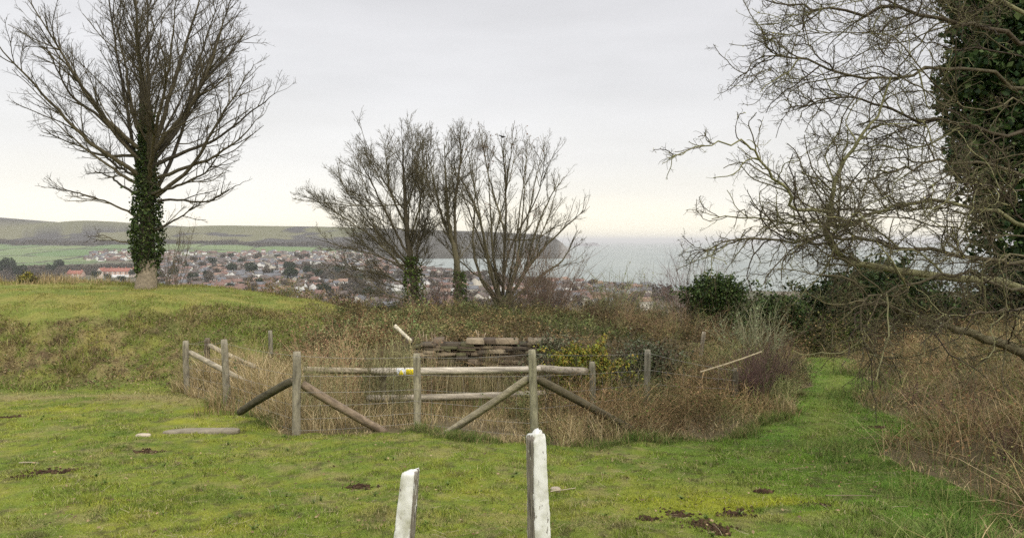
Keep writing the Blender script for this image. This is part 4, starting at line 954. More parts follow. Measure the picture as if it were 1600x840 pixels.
# --- ivy clad tree behind it
def ivy_tree():
    bx, by = Pt(1660, 400, 10.6)[0], 10.6; gz = Hs(bx, by)
    e = empty('ivy_clad_tree', (bx, by, gz)); tag(e, 'tree smothered in glossy dark green ivy rising behind the hawthorn', 'tree')
    mb = MB(); tubes(mb, np.array([[[0, 0, -.1], [.1, .02, 1.5], [.05, 0, 3.2], [.25, .05, 5], [.2, 0, 7.4]]]), .26, .12, (.12, .1, .07), 12)
    s = np.array([[.1, 0, 2.5]] * 10) + RN.normal(0, .1, (10, 3)) + np.linspace(0, 3.4, 10)[:, None] * np.array([0, 0, 1.])
    tubes(mb, stems(s, np.stack([RN.normal(-.3, .8, 10), RN.normal(0, .6, 10), np.full(10, .7)], -1), np.full(10, 1.5), 7, .12, 0), .05, .015, (.12, .1, .07), 6)
    mb.build('trunk', M_BARK, e, smooth=True)
    mb = MB(); P = []
    for c, rr in [((-.1, 0, 2.3), (.75, .7, .6)), ((-.05, 0, 3.0), (.95, .8, .75)), ((-.35, .1, 3.7), (.85, .8, .7)), ((.1, 0, 4.3), (1.0, .8, .8)), ((-.35, 0, 5.0), (.85, .8, .75)), ((.3, 0, 5.6), (1.1, .8, .8)), ((-.4, 0, 6.3), (.85, .7, .75)), ((.1, 0, 7.0), (.9, .8, .6)), ((1.0, 0, 4.2), (.8, .8, 1.2)), ((-.5, .3, 5.9), (.8, .6, .9)), ((-.6, .3, 4.4), (.7, .6, .9)), ((.1, .3, 6.6), (1.1, .6, .9)), ((-1.0, 0, 3.3), (.3, .35, .3)), ((-1.0, 0, 4.5), (.35, .3, .35)), ((-1.05, 0, 5.7), (.35, .3, .4))]:
        m = int(2400 * rr[0] * rr[2] * 2.5); u_ = unit(RN.normal(size=(m, 3)))
        P.append(np.array(c) + u_ * np.array(rr) * RN.uniform(.6, 1.1, (m, 1)) * (.75 + .45 * fbm(u_[:, 0] * 2 + c[2], u_[:, 2] * 2, .5, 3, 5))[:, None])
    P = np.concatenate(P) - np.array([.38, 0, 0]); leaves(mb, P, .10 * RN.uniform(.55, 1.2, len(P)), pick([[.018, .04, .012], [.03, .055, .015], [.045, .08, .02], [.07, .1, .03]], len(P), .3)); mb.build('ivy', M_LEAF, e)
ivy_tree()

# ------------------------------------------------------------ dry stone wall
def stone_wall():
    mb = MB(); yw = 15.95; z0 = Hs(-.5, 15.3) - .15
    e = empty('stone_wall', (0, yw, z0)); tag(e, 'low dry stone wall of thin dark slabs at the back of the fenced hollow', 'wall')
    top = Pt(700, 531, yw)[2] - z0; z = 0.0
    rng = RN
    while z < top:
        hh = rng.uniform(.03, .10); x_ = -2.35 + rng.uniform(0, .2) + (0 if z > .2 else .1)
        while x_ < .95 - rng.uniform(0, .5):
            w = rng.uniform(.10, .55); dpt = rng.uniform(-.09, .09); last = z + hh >= top
            if not (rng.random() < (.38 if z + hh > top - .1 else .07)):
                x0, x1, y0, y1, za, zb = x_ - .002, x_ + w - .001, dpt - (.03 if last else 0), .42, z - .002, z + hh - .001
                V = np.array([[x0, y0, za], [x1, y0, za], [x1, y1, za], [x0, y1, za], [x0, y0, zb], [x1, y0, zb], [x1, y1, zb], [x0, y1, zb]]) + rng.normal(0, .009, (8, 3))
                mb.add(V, [[0, 1, 5], [0, 5, 4], [1, 2, 6], [1, 6, 5], [2, 3, 7], [2, 7, 6], [3, 0, 4], [3, 4, 7], [4, 5, 6], [4, 6, 7]], pick([[.14, .105, .07], [.18, .14, .09], [.10, .08, .055], [.25, .20, .13], [.13, .12, .06]], 1, .35)[0])
            x_ += w
        z += hh
    mb.build('stone_courses', M_STONE, e)
stone_wall()

# ------------------------------------------------------------ fences
def log(name, p0, p1, r0, r1, mat, col, parent, k=14, sides=12, wob=.006, end_col=(.3, .24, .16)):
    """a round timber from p0 to p1 in the parent's space, its own local X/Z along the grain"""
    p0 = np.asarray(p0, float); p1 = np.asarray(p1, float); ax = p1 - p0; Ln = np.linalg.norm(ax); d = ax / Ln
    ref = np.array([0, 1., 0]) if abs(d[1]) < .9 else np.array([1., 0, 0])
    a = unit(np.cross(d, ref)); b_ = np.cross(d, a)
    V = []; C = []; bend = RN.normal(0, wob, 2)
    for i in range(k):
        t = i / (k - 1); c = p0 + ax * t + (a * bend[0] + b_ * bend[1]) * math.sin(t * math.pi) * 2
        for s in range(sides):
            th = 2 * math.pi * s / sides
            rr = (r0 * (1 - t) + r1 * t) * (1 + .10 * (vn(np.array([t * 6]), np.array([s * 1.0]), int(p0[0] * 100) & 255)[0] - .5)) * (1 - (.12 if i in (0, k - 1) else 0))
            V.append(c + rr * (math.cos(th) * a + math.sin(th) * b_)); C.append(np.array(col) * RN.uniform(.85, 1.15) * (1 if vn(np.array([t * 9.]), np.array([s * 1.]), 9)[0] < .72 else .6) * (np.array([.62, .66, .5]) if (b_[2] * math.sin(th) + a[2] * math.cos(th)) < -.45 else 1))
    V.append(p0); V.append(p1); C += [end_col, end_col]; T = []
    for i in range(k - 1):
        for s in range(sides):
            q, w = i * sides + s, i * sides + (s + 1) % sides; T += [[q, w, w + sides], [q, w + sides, q + sides]]
    n0 = k * sides
    for s in range(sides):
        T += [[n0, (s + 1) % sides, s], [n0 + 1, (k - 1) * sides + s, (k - 1) * sides + (s + 1) % sides]]
    return mesh(name, V, T, mat, np.array(C), parent, smooth=False)
GW = (.27, .24, .17); GD = (.17, .14, .09); GL = (.42, .37, .28)
wf = empty('wire_fence', (0, 0, EYE - 3)); tag(wf, 'old wire fence on round grey posts with slanting timber struts round the hollow', 'fence')
O = np.array([0, 0, EYE - 3])
posts = {}
def post(key, px, pyt, Y, r=.05, col=GW, lean=(0, 0), parent=wf, org=O):
    t = Pt(px, pyt, Y); g = Hs(t[0] + lean[0], Y + lean[1])
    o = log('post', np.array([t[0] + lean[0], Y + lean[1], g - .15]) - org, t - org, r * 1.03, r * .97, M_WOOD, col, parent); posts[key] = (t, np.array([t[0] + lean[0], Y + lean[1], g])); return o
post('A', 290, 532, 13.9, .055, GW, (.03, 0)); post('B', 350, 530, 12.4, .058, GW, (.03, 0)); post('C', 464, 549, 10.15, .058, GW, (-.02, 0))
post('D', 651, 552, 10.7, .055, (.30, .27, .18)); post('E', 831, 546, 9.45, .052, (.27, .25, .16), (.04, 0))
post('F', 1012, 546, 12.2, .055, (.24, .22, .16)); post('G', 1149, 575, 12.4, .05, (.14, .12, .08)); post('Z', 324, 528, 15.6, .06, (.15, .12, .08)); post('K', 422, 516, 16.5, .05, (.22, .2, .14)); post('M', 1100, 518, 17.5, .05, (.32, .27, .19), (-.12, 0))
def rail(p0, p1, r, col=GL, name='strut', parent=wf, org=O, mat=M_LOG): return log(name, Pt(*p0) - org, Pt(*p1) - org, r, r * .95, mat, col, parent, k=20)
rail((297, 550, 13.85), (401, 604, 12.9), .05, (.36, .31, .22)); rail((327, 539, 15.5), (400, 573, 14.6), .05, (.34, .29, .2))
rail((458, 594, 10.15), (374, 644, 10.6), .058, (.085, .075, .045)); rail((472, 600, 10.2), (604, 676, 10.5), .062, (.24, .18, .12))
rail((828, 589, 9.5), (686, 684, 10.0), .052, (.30, .26, .17)); rail((839, 591, 9.5), (990, 672, 10.2), .055, (.12, .10, .06))
def wires():
    mb = MB(); keys = ['Z', 'A', 'B', 'C', 'D', 'E', 'F', 'G']
    for f in (.96, .72, .52, .36, .2, .06):
        for a, b_ in zip(keys[:-1], keys[1:]):
            ta, ga = posts[a]; tb, gb = posts[b_]; p = ga + (ta - ga) * f; q = gb + (tb - gb) * f; sag = .03 if f > .9 else .015
            pts = np.array([[p + (q - p) * t - np.array([0, .06, sag * 4 * t * (1 - t)]) for t in np.linspace(0, 1, 9)]])
            tubes(mb, pts, .0022, .0022, (.30, .28, .25), 4)
    for a, b_ in zip(keys[:-1], keys[1:]):
        ta, ga = posts[a]; tb, gb = posts[b_]; n_ = int(np.linalg.norm(gb - ga) / .3)
        for i in range(1, n_):
            t = i / n_; lo = ga + (gb - ga) * t + (ta - ga) * .06; hi = ga + (gb - ga) * t + (ta - ga) * .70; lo[1] -= .06; hi[1] -= .06
            tubes(mb, np.array([[lo, (lo + hi) / 2 + RN.normal(0, .01, 3), hi]]), .0016, .0016, (.3, .28, .25), 3)
    V, T, C = mb.out(); mesh('wire_netting', V - O, T, M_WIRE, C, wf)
wires()
rf = empty('rail_fence', (0, 12.2, EYE - 3)); tag(rf, 'two rail timber fence with pale horizontal rails behind the wire fence', 'fence')
O2 = np.array([0, 12.2, EYE - 3])
rail((474, 577, 11.6), (592, 579, 11.75), .055, (.30, .25, .17), 'rail', rf, O2); rail((580, 580, 11.65), (862, 576, 12.05), .062, (.50, .44, .34), 'rail', rf, O2)
rail((842, 575, 12.1), (916, 580, 11.3), .068, (.36, .31, .23), 'rail', rf, O2); rail((572, 622, 11.6), (852, 614, 12.0), .06, (.36, .31, .23), 'rail', rf, O2)
post('r1', 597, 574, 11.85, .06, (.22, .19, .12), parent=rf, org=O2); post('r2', 925, 565, 11.4, .05, (.24, .22, .15), parent=rf, org=O2); post('r3', 858, 578, 12.25, .05, (.12, .1, .07), parent=rf, org=O2); post('r4', 480, 574, 11.9, .05, (.22, .18, .12), parent=rf, org=O2)

# warning plate fixed on the top rail
def sign():
    c = Pt(634, 579.5, 11.62); w, h = .27, .115; e = empty('warning_sign', c); tag(e, 'small white plate with yellow warning triangle and yellow panel on the top rail', 'sign')
    def box(name, x0, x1, z0, z1, y0, y1, col):
        V = [[x0, y0, z0], [x1, y0, z0], [x1, y1, z0], [x0, y1, z0], [x0, y0, z1], [x1, y0, z1], [x1, y1, z1], [x0, y1, z1]]
        T = [[0, 1, 5], [0, 5, 4], [1, 2, 6], [1, 6, 5], [2, 3, 7], [2, 7, 6], [3, 0, 4], [3, 4, 7], [4, 5, 6], [4, 6, 7], [0, 3, 2], [0, 2, 1]]
        return mesh(name, V, T, M_PAINT, np.tile(col, (8, 1)), e)
    box('plate', -w / 2, w / 2, -h / 2, h / 2, -.065, -.058, (.85, .85, .83)); box('yellow_panel', .012, w / 2 - .006, -h / 2 + .014, h / 2 - .012, -.068, -.0655, (.85, .68, .01))
    for k_, zz in enumerate((.022, .004, -.014, -.030)):
        box('text_line', .022, w / 2 - .016 - .012 * (k_ % 2), zz - .0022, zz + .0022, -.0695, -.0685, (.35, .27, .02))
    V = np.array([[-.11, -.068, -.05], [-.015, -.068, -.05], [-.062, -.068, .034]]); mesh('warning_triangle', np.vstack([V, V + [0, .0025, 0]]), [[0, 1, 2], [0, 3, 4], [0, 4, 1], [1, 4, 5], [1, 5, 2], [2, 5, 3], [2, 3, 0]], M_PAINT, np.tile((.75, .62, .02), (6, 1)), e)
    box('exclamation_mark', -.0655, -.0585, -.026, .008, -.070, -.0685, (.03, .03, .03)); box('exclamation_dot', -.0655, -.0585, -.042, -.034, -.070, -.0685, (.03, .03, .03))
sign()
def stick(name, label, cat, pts, r, col, mat=M_WOOD):
    P = np.array([[Pt(*q) for q in pts]]); c0 = P[0, 0].copy(); mb = MB(); tubes(mb, P - c0, r, r * .8, col, 8); o = mb.build(name, mat, smooth=True); o.location = c0; return tag(o, label, cat)
stick('fallen_pole', 'pale stripped pole poking up at the end of the stone wall', 'pole', [(617, 509, 15.6), (628, 519, 15.5), (643, 533, 15.4)], .045, (.62, .56, .42))
stick('fallen_pole', 'long pale stick leaning through the purplish scrub', 'pole', [(1094, 581, 11.9), (1130, 570, 12.0), (1160, 560, 12.1), (1190, 549, 12.2)], .015, (.42, .35, .22))
for i, (px, Y, lean) in enumerate([(740, 8, 0)]): pass

# ------------------------------------------------------------ the white posts
def white_post(label, corners_top, corners_bot, Y, thick, side, worn, yaw):
    """corners: left/right pixel at the top and near the bottom of the visible front face"""
    (tl, tr, ty), (bl, br, by_) = corners_top, corners_bot
    a, b_ = Pt(tl, ty, Y), Pt(tr, ty, Y); c, d = Pt(bl, by_, Y), Pt(br, by_, Y)
    g = Hs((c[0] + d[0]) / 2, Y) - .12; k = (a[2] - g) / (a[2] - c[2]); c = a + (c - a) * k; d = b_ + (d - b_) * k
    org = (c + d) / 2; nx, ny, nz_ = 8, 10, 60; V = []; T = []; C = []
    ring = [(i / nx, 0) for i in range(nx)] + [(1, j / ny) for j in range(ny)] + [(1 - i / nx, 1) for i in range(nx)] + [(0, 1 - j / ny) for j in range(ny)]
    m = len(ring)
    for s in range(nz_ + 1):
        t = s / nz_; L_ = c + (a - c) * t; R_ = d + (b_ - d) * t; cut = 1
        for u_, v_ in ring:
            p = L_ + (R_ - L_) * u_ + np.array([yaw * v_, thick * v_, 0])
            q = np.array([p[0] * 14 + v_ * 3, p[2] * 14, 0]); nz0 = vn(np.array([q[0]]), np.array([q[1]]), 5)[0] - .5; n2 = vn(np.array([q[0] * 4]), np.array([q[1] * 4]), 6)[0] - .5
            ctr = (L_ + R_) / 2 + np.array([yaw / 2, thick / 2, 0]); rd = p - ctr; rd[2] = 0
            corner = (abs(u_ - .5) * 2) ** 6 * (abs(v_ - .5) * 2) ** 6
            f_ = 1 + .07 * nz0 + .04 * n2 - .07 * corner - (.10 * (max(0, t - .985) / .015) ** 2)
            p = ctr + rd * f_ + np.array([0, 0, (p[2] - ctr[2])]); p[2] += (t > .9) * (.055 * (t - .9) / .1) * (.22 * (n2 + nz0) + side[3] * (u_ - .5)) 
            V.append(p - org); onside = (v_ > .02 and v_ < .98)
            C.append([side[0] if (onside and u_ == 0) else side[1] if (onside and u_ == 1) else side[2] + worn * (1 - t)] * 3)
    for s in range(nz_):
        for i in range(m):
            q, w = s * m + i, s * m + (i + 1) % m; T += [[q, w, w + m], [q, w + m, q + m]]
    V.append(np.mean(V[-m:], 0) + np.array([0, 0, .004])); C.append([.35] * 3); top = len(V) - 1
    for i in range(m): T.append([nz_ * m + i, nz_ * m + (i + 1) % m, top])
    o = mesh('wooden_post', np.array(V), T, M_WHITE, np.array(C)); o.location = org
    return tag(o, label, 'post', 'white painted posts by the steps')
white_post('taller white painted post with bare weathered wood down one side', (834, 854, 682), (836, 862, 840), 4.0, .10, (.02, .16, .30, .7), -.08, -.045)
white_post('shorter white painted post leaning over, flaking near its foot', (626, 647, 740), (614, 640, 840), 4.05, .10, (.28, .08, .30, .15), -.13, .022)

# ------------------------------------------------------------ small things on the turf
def stone(name, label, px, py, sx, sy, sz, col, cat='stone', group=None, rot=0):
    x_, y_ = ground_at(px, py); g = Hs(x_, y_); n_a, n_b = 24, 14; V = []; T = []
    for j in range(n_b + 1):
        ph_ = math.pi * j / n_b
        for i in range(n_a):
            th = 2 * math.pi * i / n_a; ex = .55
            f = lambda v: math.copysign(abs(v) ** ex, v)
            p = np.array([f(math.cos(th)) * f(math.sin(ph_)) * sx, f(math.sin(th)) * f(math.sin(ph_)) * sy, f(math.cos(ph_)) * sz])
            k_ = 1 + .22 * (vn(np.array([p[0] * 9 + 3 + px]), np.array([p[1] * 9 + p[2] * 7]), 3)[0] - .5); V.append(p * k_)
    for j in range(n_b):
        for i in range(n_a):
            a, b_ = j * n_a + i, j * n_a + (i + 1) % n_a; T += [[a, a + n_a, b_ + n_a], [a, b_ + n_a, b_]]
    o = mesh(name, V, T, M_STONE, np.tile(col, (len(V), 1)), smooth=False); o.location = (x_, y_, g + sz * .1); o.rotation_euler[2] = rot
    return tag(o, label, cat, group)
stone('kerb_stone', 'long flat stone slab half buried in the turf before the fence', 315, 676, .50, .10, .05, (.22, .19, .135), rot=.08)
stone('loose_stone', 'small pale stone lying beside the half buried slab', 223, 681, .10, .05, .03, (.45, .38, .28))
stone('loose_stone', 'pale lump of wood and stone beside the taller white post', 868, 768, .05, .04, .035, (.35, .29, .22))
stone('loose_stone', 'little white stone at the edge of the path scrub', 1236, 617, .05, .04, .035, (.6, .57, .5))
# turf lip in front of the slab, clods, straw litter
def clods():
    mb = MB()
    for a, b_, rx, ry in SOILS:
        m = 90; x_ = a + RN.normal(0, rx * .75, m); y_ = b_ + RN.normal(0, ry * .75, m); s = RN.uniform(.006, .022, m)
        base = onground(x_, y_, .003); oct_ = np.array([[1, 0, 0], [-1, 0, 0], [0, 1, 0], [0, -1, 0], [0, 0, 1], [0, 0, -1]], float)
        V = base[:, None] + oct_[None] * s[:, None, None] * RN.uniform(.6, 1.3, (m, 6, 1))
        T = (np.arange(m) * 6)[:, None, None] + np.array([[0, 2, 4], [2, 1, 4], [1, 3, 4], [3, 0, 4], [2, 0, 5], [1, 2, 5], [3, 1, 5], [0, 3, 5]])[None]
        mb.add(V.reshape(-1, 3), T, np.repeat(pick([[.055, .035, .02], [.08, .05, .03], [.04, .025, .016]], m), 6, 0))
    tag(mb.build('soil_clods', M_SOIL), 'crumbs of dark earth where the turf has been scraped away', 'soil', kind='stuff')
clods()
def fallen_leaves():
    mb = MB(); m = 1500; y_ = RN.uniform(4.4, 13.5, m); x_ = RN.uniform(-.66, .66, m) * y_; k = scrubmask(x_, y_) < .5; x_, y_ = x_[k], y_[k]; m = len(x_)
    leaves(mb, onground(x_, y_, .025), .028, pick([[.20, .13, .07], [.30, .22, .12], [.12, .08, .05], [.09, .12, .03]], m), flat=.6)
    tag(mb.build('fallen_leaves', M_DRY), 'small dead leaves and crumbs caught in the turf', 'leaves', kind='stuff')
    mb = MB(); m = 60; y_ = RN.uniform(4.4, 12, m); x_ = RN.uniform(-.66, .6, m) * y_; k = scrubmask(x_, y_) < .5; x_, y_ = np.repeat(x_[k], 16), np.repeat(y_[k], 16); n_ = len(x_); a = RN.uniform(0, 6.28, n_)
    blades(mb, onground(x_, y_, .004), RN.uniform(.025, .06, n_), np.full(n_, .014), pick([[.10, .15, .03], [.14, .18, .05]], n_), lean=1.6, az=a)
    tag(mb.build('turf_weeds', M_LEAF), 'flat dark rosettes of weeds in the turf', 'weeds', kind='stuff')
fallen_leaves()
def litter():
    mb = MB(); m = 900; y_ = RN.uniform(4.6, 12, m); x_ = RN.uniform(-.62, .6, m) * y_; k = scrubmask(x_, y_) < .5; x_, y_ = x_[k], y_[k]; m = len(x_)
    a = RN.uniform(0, 6.28, m); P = stems(onground(x_, y_, .02), np.stack([np.cos(a), np.sin(a), RN.normal(0, .12, m)], -1), RN.uniform(.04, .16, m), 4, .2, 0)
    tubes(mb, P, .0016, .001, pick([[.45, .38, .24], [.35, .28, .16], [.25, .18, .1]], m))
    tag(mb.build('straw_litter', M_DRY), 'bits of dry straw scattered on the turf', 'straw', kind='stuff')
litter()
for px, py, ln, a, lab, cl in [(860, 772, .28, .5, 'short bent stick lying next to the taller white post', (.38, .32, .22)), (960 + 330, 778, .42, -.1, 'thin curved twig on the greener grass near the bare soil', (.2, .17, .1)), (30, 727, .28, -.3, 'short pale twig lying on the turf towards the bank', (.4, .34, .24)), (1340, 690, .5, .6, 'dark twig lying in the grass where the bank begins', (.12, .1, .07))]:
    x_, y_ = ground_at(px, py); m = 6; t = np.linspace(0, 1, m); xs = x_ + np.cos(a) * ln * t; ys = y_ + np.sin(a) * ln * t + .02 * np.sin(t * 3)
    P = onground(xs, ys, .022)[None]; c0 = P[0, 0].copy(); mb = MB(); tubes(mb, P - c0, .007, .004, cl, 6); o = mb.build('fallen_twig', M_TWIG, smooth=True); o.location = c0; tag(o, lab, 'twig', 'twigs lying on the turf')

# ------------------------------------------------------------ the town in the valley
def boxm(mb, x0, x1, y0, y1, z0, z1, col):
    V = [[x0, y0, z0], [x1, y0, z0], [x1, y1, z0], [x0, y1, z0], [x0, y0, z1], [x1, y0, z1], [x1, y1, z1], [x0, y1, z1]]
    mb.add(V, [[0, 1, 5], [0, 5, 4], [1, 2, 6], [1, 6, 5], [2, 3, 7], [2, 7, 6], [3, 0, 4], [3, 4, 7], [4, 5, 6], [4, 6, 7], [0, 3, 2], [0, 2, 1]], col)
def wallm(mb, L_, W, h, rh, col):
    a, b_ = L_ / 2, W / 2
    mb.add([[-a, -b_, -3], [a, -b_, -3], [a, b_, -3], [-a, b_, -3], [-a, -b_, h], [a, -b_, h], [a, b_, h], [-a, b_, h], [-a, 0, h + rh], [a, 0, h + rh]],
           [[0, 1, 5], [0, 5, 4], [2, 3, 7], [2, 7, 6], [1, 2, 6], [1, 6, 5], [5, 6, 9], [3, 0, 4], [3, 4, 7], [4, 8, 7]], col)
def roofm(mb, L_, W, h, rh, col, ov=.4, th=.25):
    a, b_ = L_ / 2 + ov, W / 2 + ov; s = rh / (W / 2); e = h - ov * s
    V = [[-a, -b_, e], [a, -b_, e], [-a, 0, h + rh + .05], [a, 0, h + rh + .05], [-a, b_, e], [a, b_, e]]; V = np.array(V, float)
    V = np.vstack([V, V + [0, 0, th]]); mb.add(V, [[6, 7, 9], [6, 9, 8], [8, 9, 11], [8, 11, 10], [0, 3, 1], [0, 2, 3], [2, 5, 3], [2, 4, 5], [0, 1, 7], [0, 7, 6], [4, 10, 11], [4, 11, 5], [0, 6, 8], [0, 8, 2], [2, 8, 10], [2, 10, 4], [1, 3, 9], [1, 9, 7], [3, 5, 11], [3, 11, 9]], col)
WALLC = {'white': (.82, .80, .74), 'cream': (.64, .59, .49), 'brick': (.20, .14, .11), 'grey stone': (.34, .32, .28)}
ROOFC = {'red tiled': (.19, .115, .09), 'brown tiled': (.12, .095, .08), 'grey slate': (.14, .14, .145), 'orange tiled': (.26, .17, .12)}
def house_proto(L_, W, h, rh, wc, rc, form, windows=True):
    e = empty('house', (0, 0, 0))
    mb = MB(); wallm(mb, L_, W, h, rh, WALLC[wc])
    if form == 'bay': wallm_b = MB(); 
    mb.build('wall', M_WALLF, e)
    mb = MB(); roofm(mb, L_, W, h, rh, ROOFC[rc])
    rf_ = mb.build('roof', M_ROOF, e)
    mb = MB(); boxm(mb, -L_ / 2 + .4, -L_ / 2 + 1.3, -.5, .5, h + rh * .5, h + rh + 1.4, (.26, .15, .11)); mb.build('chimney', M_WALLF, rf_)
    if windows:
        nw = max(2, int(L_ / 3.2))
        for f in range(2 if h > 4 else 1):
            for i in range(nw):
                cx = -L_ / 2 + (i + .5) * L_ / nw; zz = 1.0 + f * 2.8
                mb = MB(); boxm(mb, cx - .65, cx + .65, -W / 2 - .06, -W / 2 + .02, zz, zz + 1.3, (.05, .06, .07)); mb.build('window', M_PAINT, e)
    return e
def kids(o): return [c for c in KID.get(o.name, [])]
def copy_tree(o, children, parent=None):
    c = o.copy(); COL.objects.link(c); c.parent = parent
    for ch in children.get(o.name, []): copy_tree(ch, children, c)
    return c
R2 = np.random.default_rng(5)
protos = {}
forms = {'long terrace': (26, 9, 5.6, 3), 'detached house': (11, 8.5, 5.4, 3.2), 'bungalow': (14, 9, 3, 2.8), 'tall villa': (12, 11, 8.2, 3.4)}
def land_y(u, py):
    """distance at which the line through a photo pixel meets the valley"""
    ys = np.geomspace(300, 2700, 700); dz = Pt(u, py, 1.0)[2] - EYE; g = H((u - 800) / F * ys, ys); hit = np.nonzero(EYE + dz * ys <= g)[0]
    return ys[hit[0]] if len(hit) else None
HG = 'houses of the valley town'
spots = []
tries = 0
dark_trees = [(362, 425, 9, 1), (392, 427, 11, 1), (361, 403, 5, 0), (451, 424, 10, 1), (425, 432, 5, 2), (404, 447, 8, 0), (291, 421, 7, 2), (228, 430, 6, 2), (206, 431, 6, 0), (454, 436, 12, 0), (331, 413, 7, 0), (375, 412, 5, 0), (480, 428, 8, 0), (495, 432, 8, 0), (358, 455, 8, 0), (505, 460, 11, 0), (150, 434, 7, 0), (312, 411, 5, 2), (270, 432, 8, 0), (300, 440, 9, 0), (320, 436, 8, 2), (434, 405, 5, 0), (250, 436, 7, 0), (376, 450, 6, 0), (470, 445, 8, 0), (340, 462, 9, 0), (80, 424, 7, 0), (92, 418, 8, 0), (10, 425, 14, 0), (30, 430, 10, 0), (-14, 430, 12, 0), (167, 437, 6, 0), (189, 440, 6, 0), (392, 463, 8, 0), (424, 462, 8, 2), (560, 440, 8, 0), (530, 428, 8, 0), (575, 465, 10, 0)]
while len(spots) < 1250 and tries < 9000:
    tries += 1
    py = 395 + 93 * R2.random() ** 1.15; lo = np.interp(py, [395, 402, 415, 432, 448, 490], [150, 135, 135, 190, 185, 320]); hi = np.interp(py, [395, 405, 425, 440, 452, 490], [560, 600, 700, 840, 1010, 1010])
    u = R2.uniform(lo, hi)
    if 98 < u < 222 and 408 < py < 450: continue
    Y = land_y(u, py)
    if Y is None or Y < 330: continue
    x_ = (u - 800) / F * Y; g = Hs(x_, Y)
    if g < 2.5 or (py > 422 and R2.random() < .2) or fbm(np.array([x_]), np.array([Y]), 130, 2, 93)[0] > .60: continue
    if any((x_ - s[0]) ** 2 + (Y - s[1]) ** 2 < (11 + Y * .004) ** 2 for s in spots): continue
    spots.append((x_, Y, g, u, py))
spots.sort(key=lambda s: s[1])
print('house spots', len(spots))
def region(u, py):
    a = 'under the down' if py < 405 else 'mid valley' if py < 425 else 'near side' if py < 450 else 'past the brow'
    b_ = 'by the hotel' if u < 235 else 'behind the ivied trunk' if u < 330 else 'between the bare trees' if u < 480 else 'behind the fan shaped tree' if u < 670 else 'behind the many stemmed tree' if u < 900 else 'near the shore'
    return a, b_
combos = [(f, w, r) for f in forms for w in WALLC for r in ROOFC]
R2.shuffle(combos)
WT = {'white': 5, 'cream': 4, 'brick': 3, 'grey stone': 2}; RT = {'red tiled': 4, 'brown tiled': 5, 'grey slate': 4, 'orange tiled': 1}; FT = {'long terrace': 2, 'detached house': 6, 'bungalow': 3, 'tall villa': 2}
wts = np.array([WT[w] * RT[r] * FT[f] for f, w, r in combos], float); wts /= wts.sum()
NB = 290
cm = {}
for i, (x_, Y, g, u, py) in enumerate(spots[:NB]):
    f, w, r = combos[R2.choice(len(combos), p=wts)]
    key = (f, w, r)
    rz = R2.choice([0, .25, -.3, 1.2, .6]) + R2.normal(0, .1)
    if key not in protos:
        before = set(bpy.data.objects.keys())
        o = house_proto(*forms[f], w, r, f); protos[key] = o
        for ob in [bpy.data.objects[nm] for nm in bpy.data.objects.keys() if nm not in before]:
            if ob.parent: cm.setdefault(ob.parent.name, []).append(ob)
    else: o = copy_tree(protos[key], cm)
    a, b_ = region(u, py)
    o.location = (x_, Y, g + .5); o.rotation_euler = (0, 0, rz)
    tag(o, f'{w} {f.replace(" house", "")} with {r} roof {a}, {b_}', 'house', HG)
# the rest of the town, beyond counting
mb = MB(); mr = MB()
for (x_, Y, g, u, py) in spots[NB:]:
    f, w, r = combos[R2.choice(len(combos), p=wts)]; L_, W, h, rh = forms[f]; rz = R2.choice([0, .25, -.3, 1.2, .6]) + R2.normal(0, .1); c, s = math.cos(rz), math.sin(rz); Rm = np.array([[c, -s, 0], [s, c, 0], [0, 0, 1]])
    t1 = MB(); wallm(t1, L_, W, h, rh, WALLC[w]); V, T, C = t1.out(); mb.add(V @ Rm.T + [x_, Y, g], T, C)
    t1 = MB(); roofm(t1, L_, W, h, rh, ROOFC[r]); V, T, C = t1.out(); mb.add(V @ Rm.T + [x_, Y, g], T, C)
tag(mb.build('distant_housing', M_ROOF), 'closely packed roofs and walls filling the far side of the valley town', 'housing', kind='stuff')

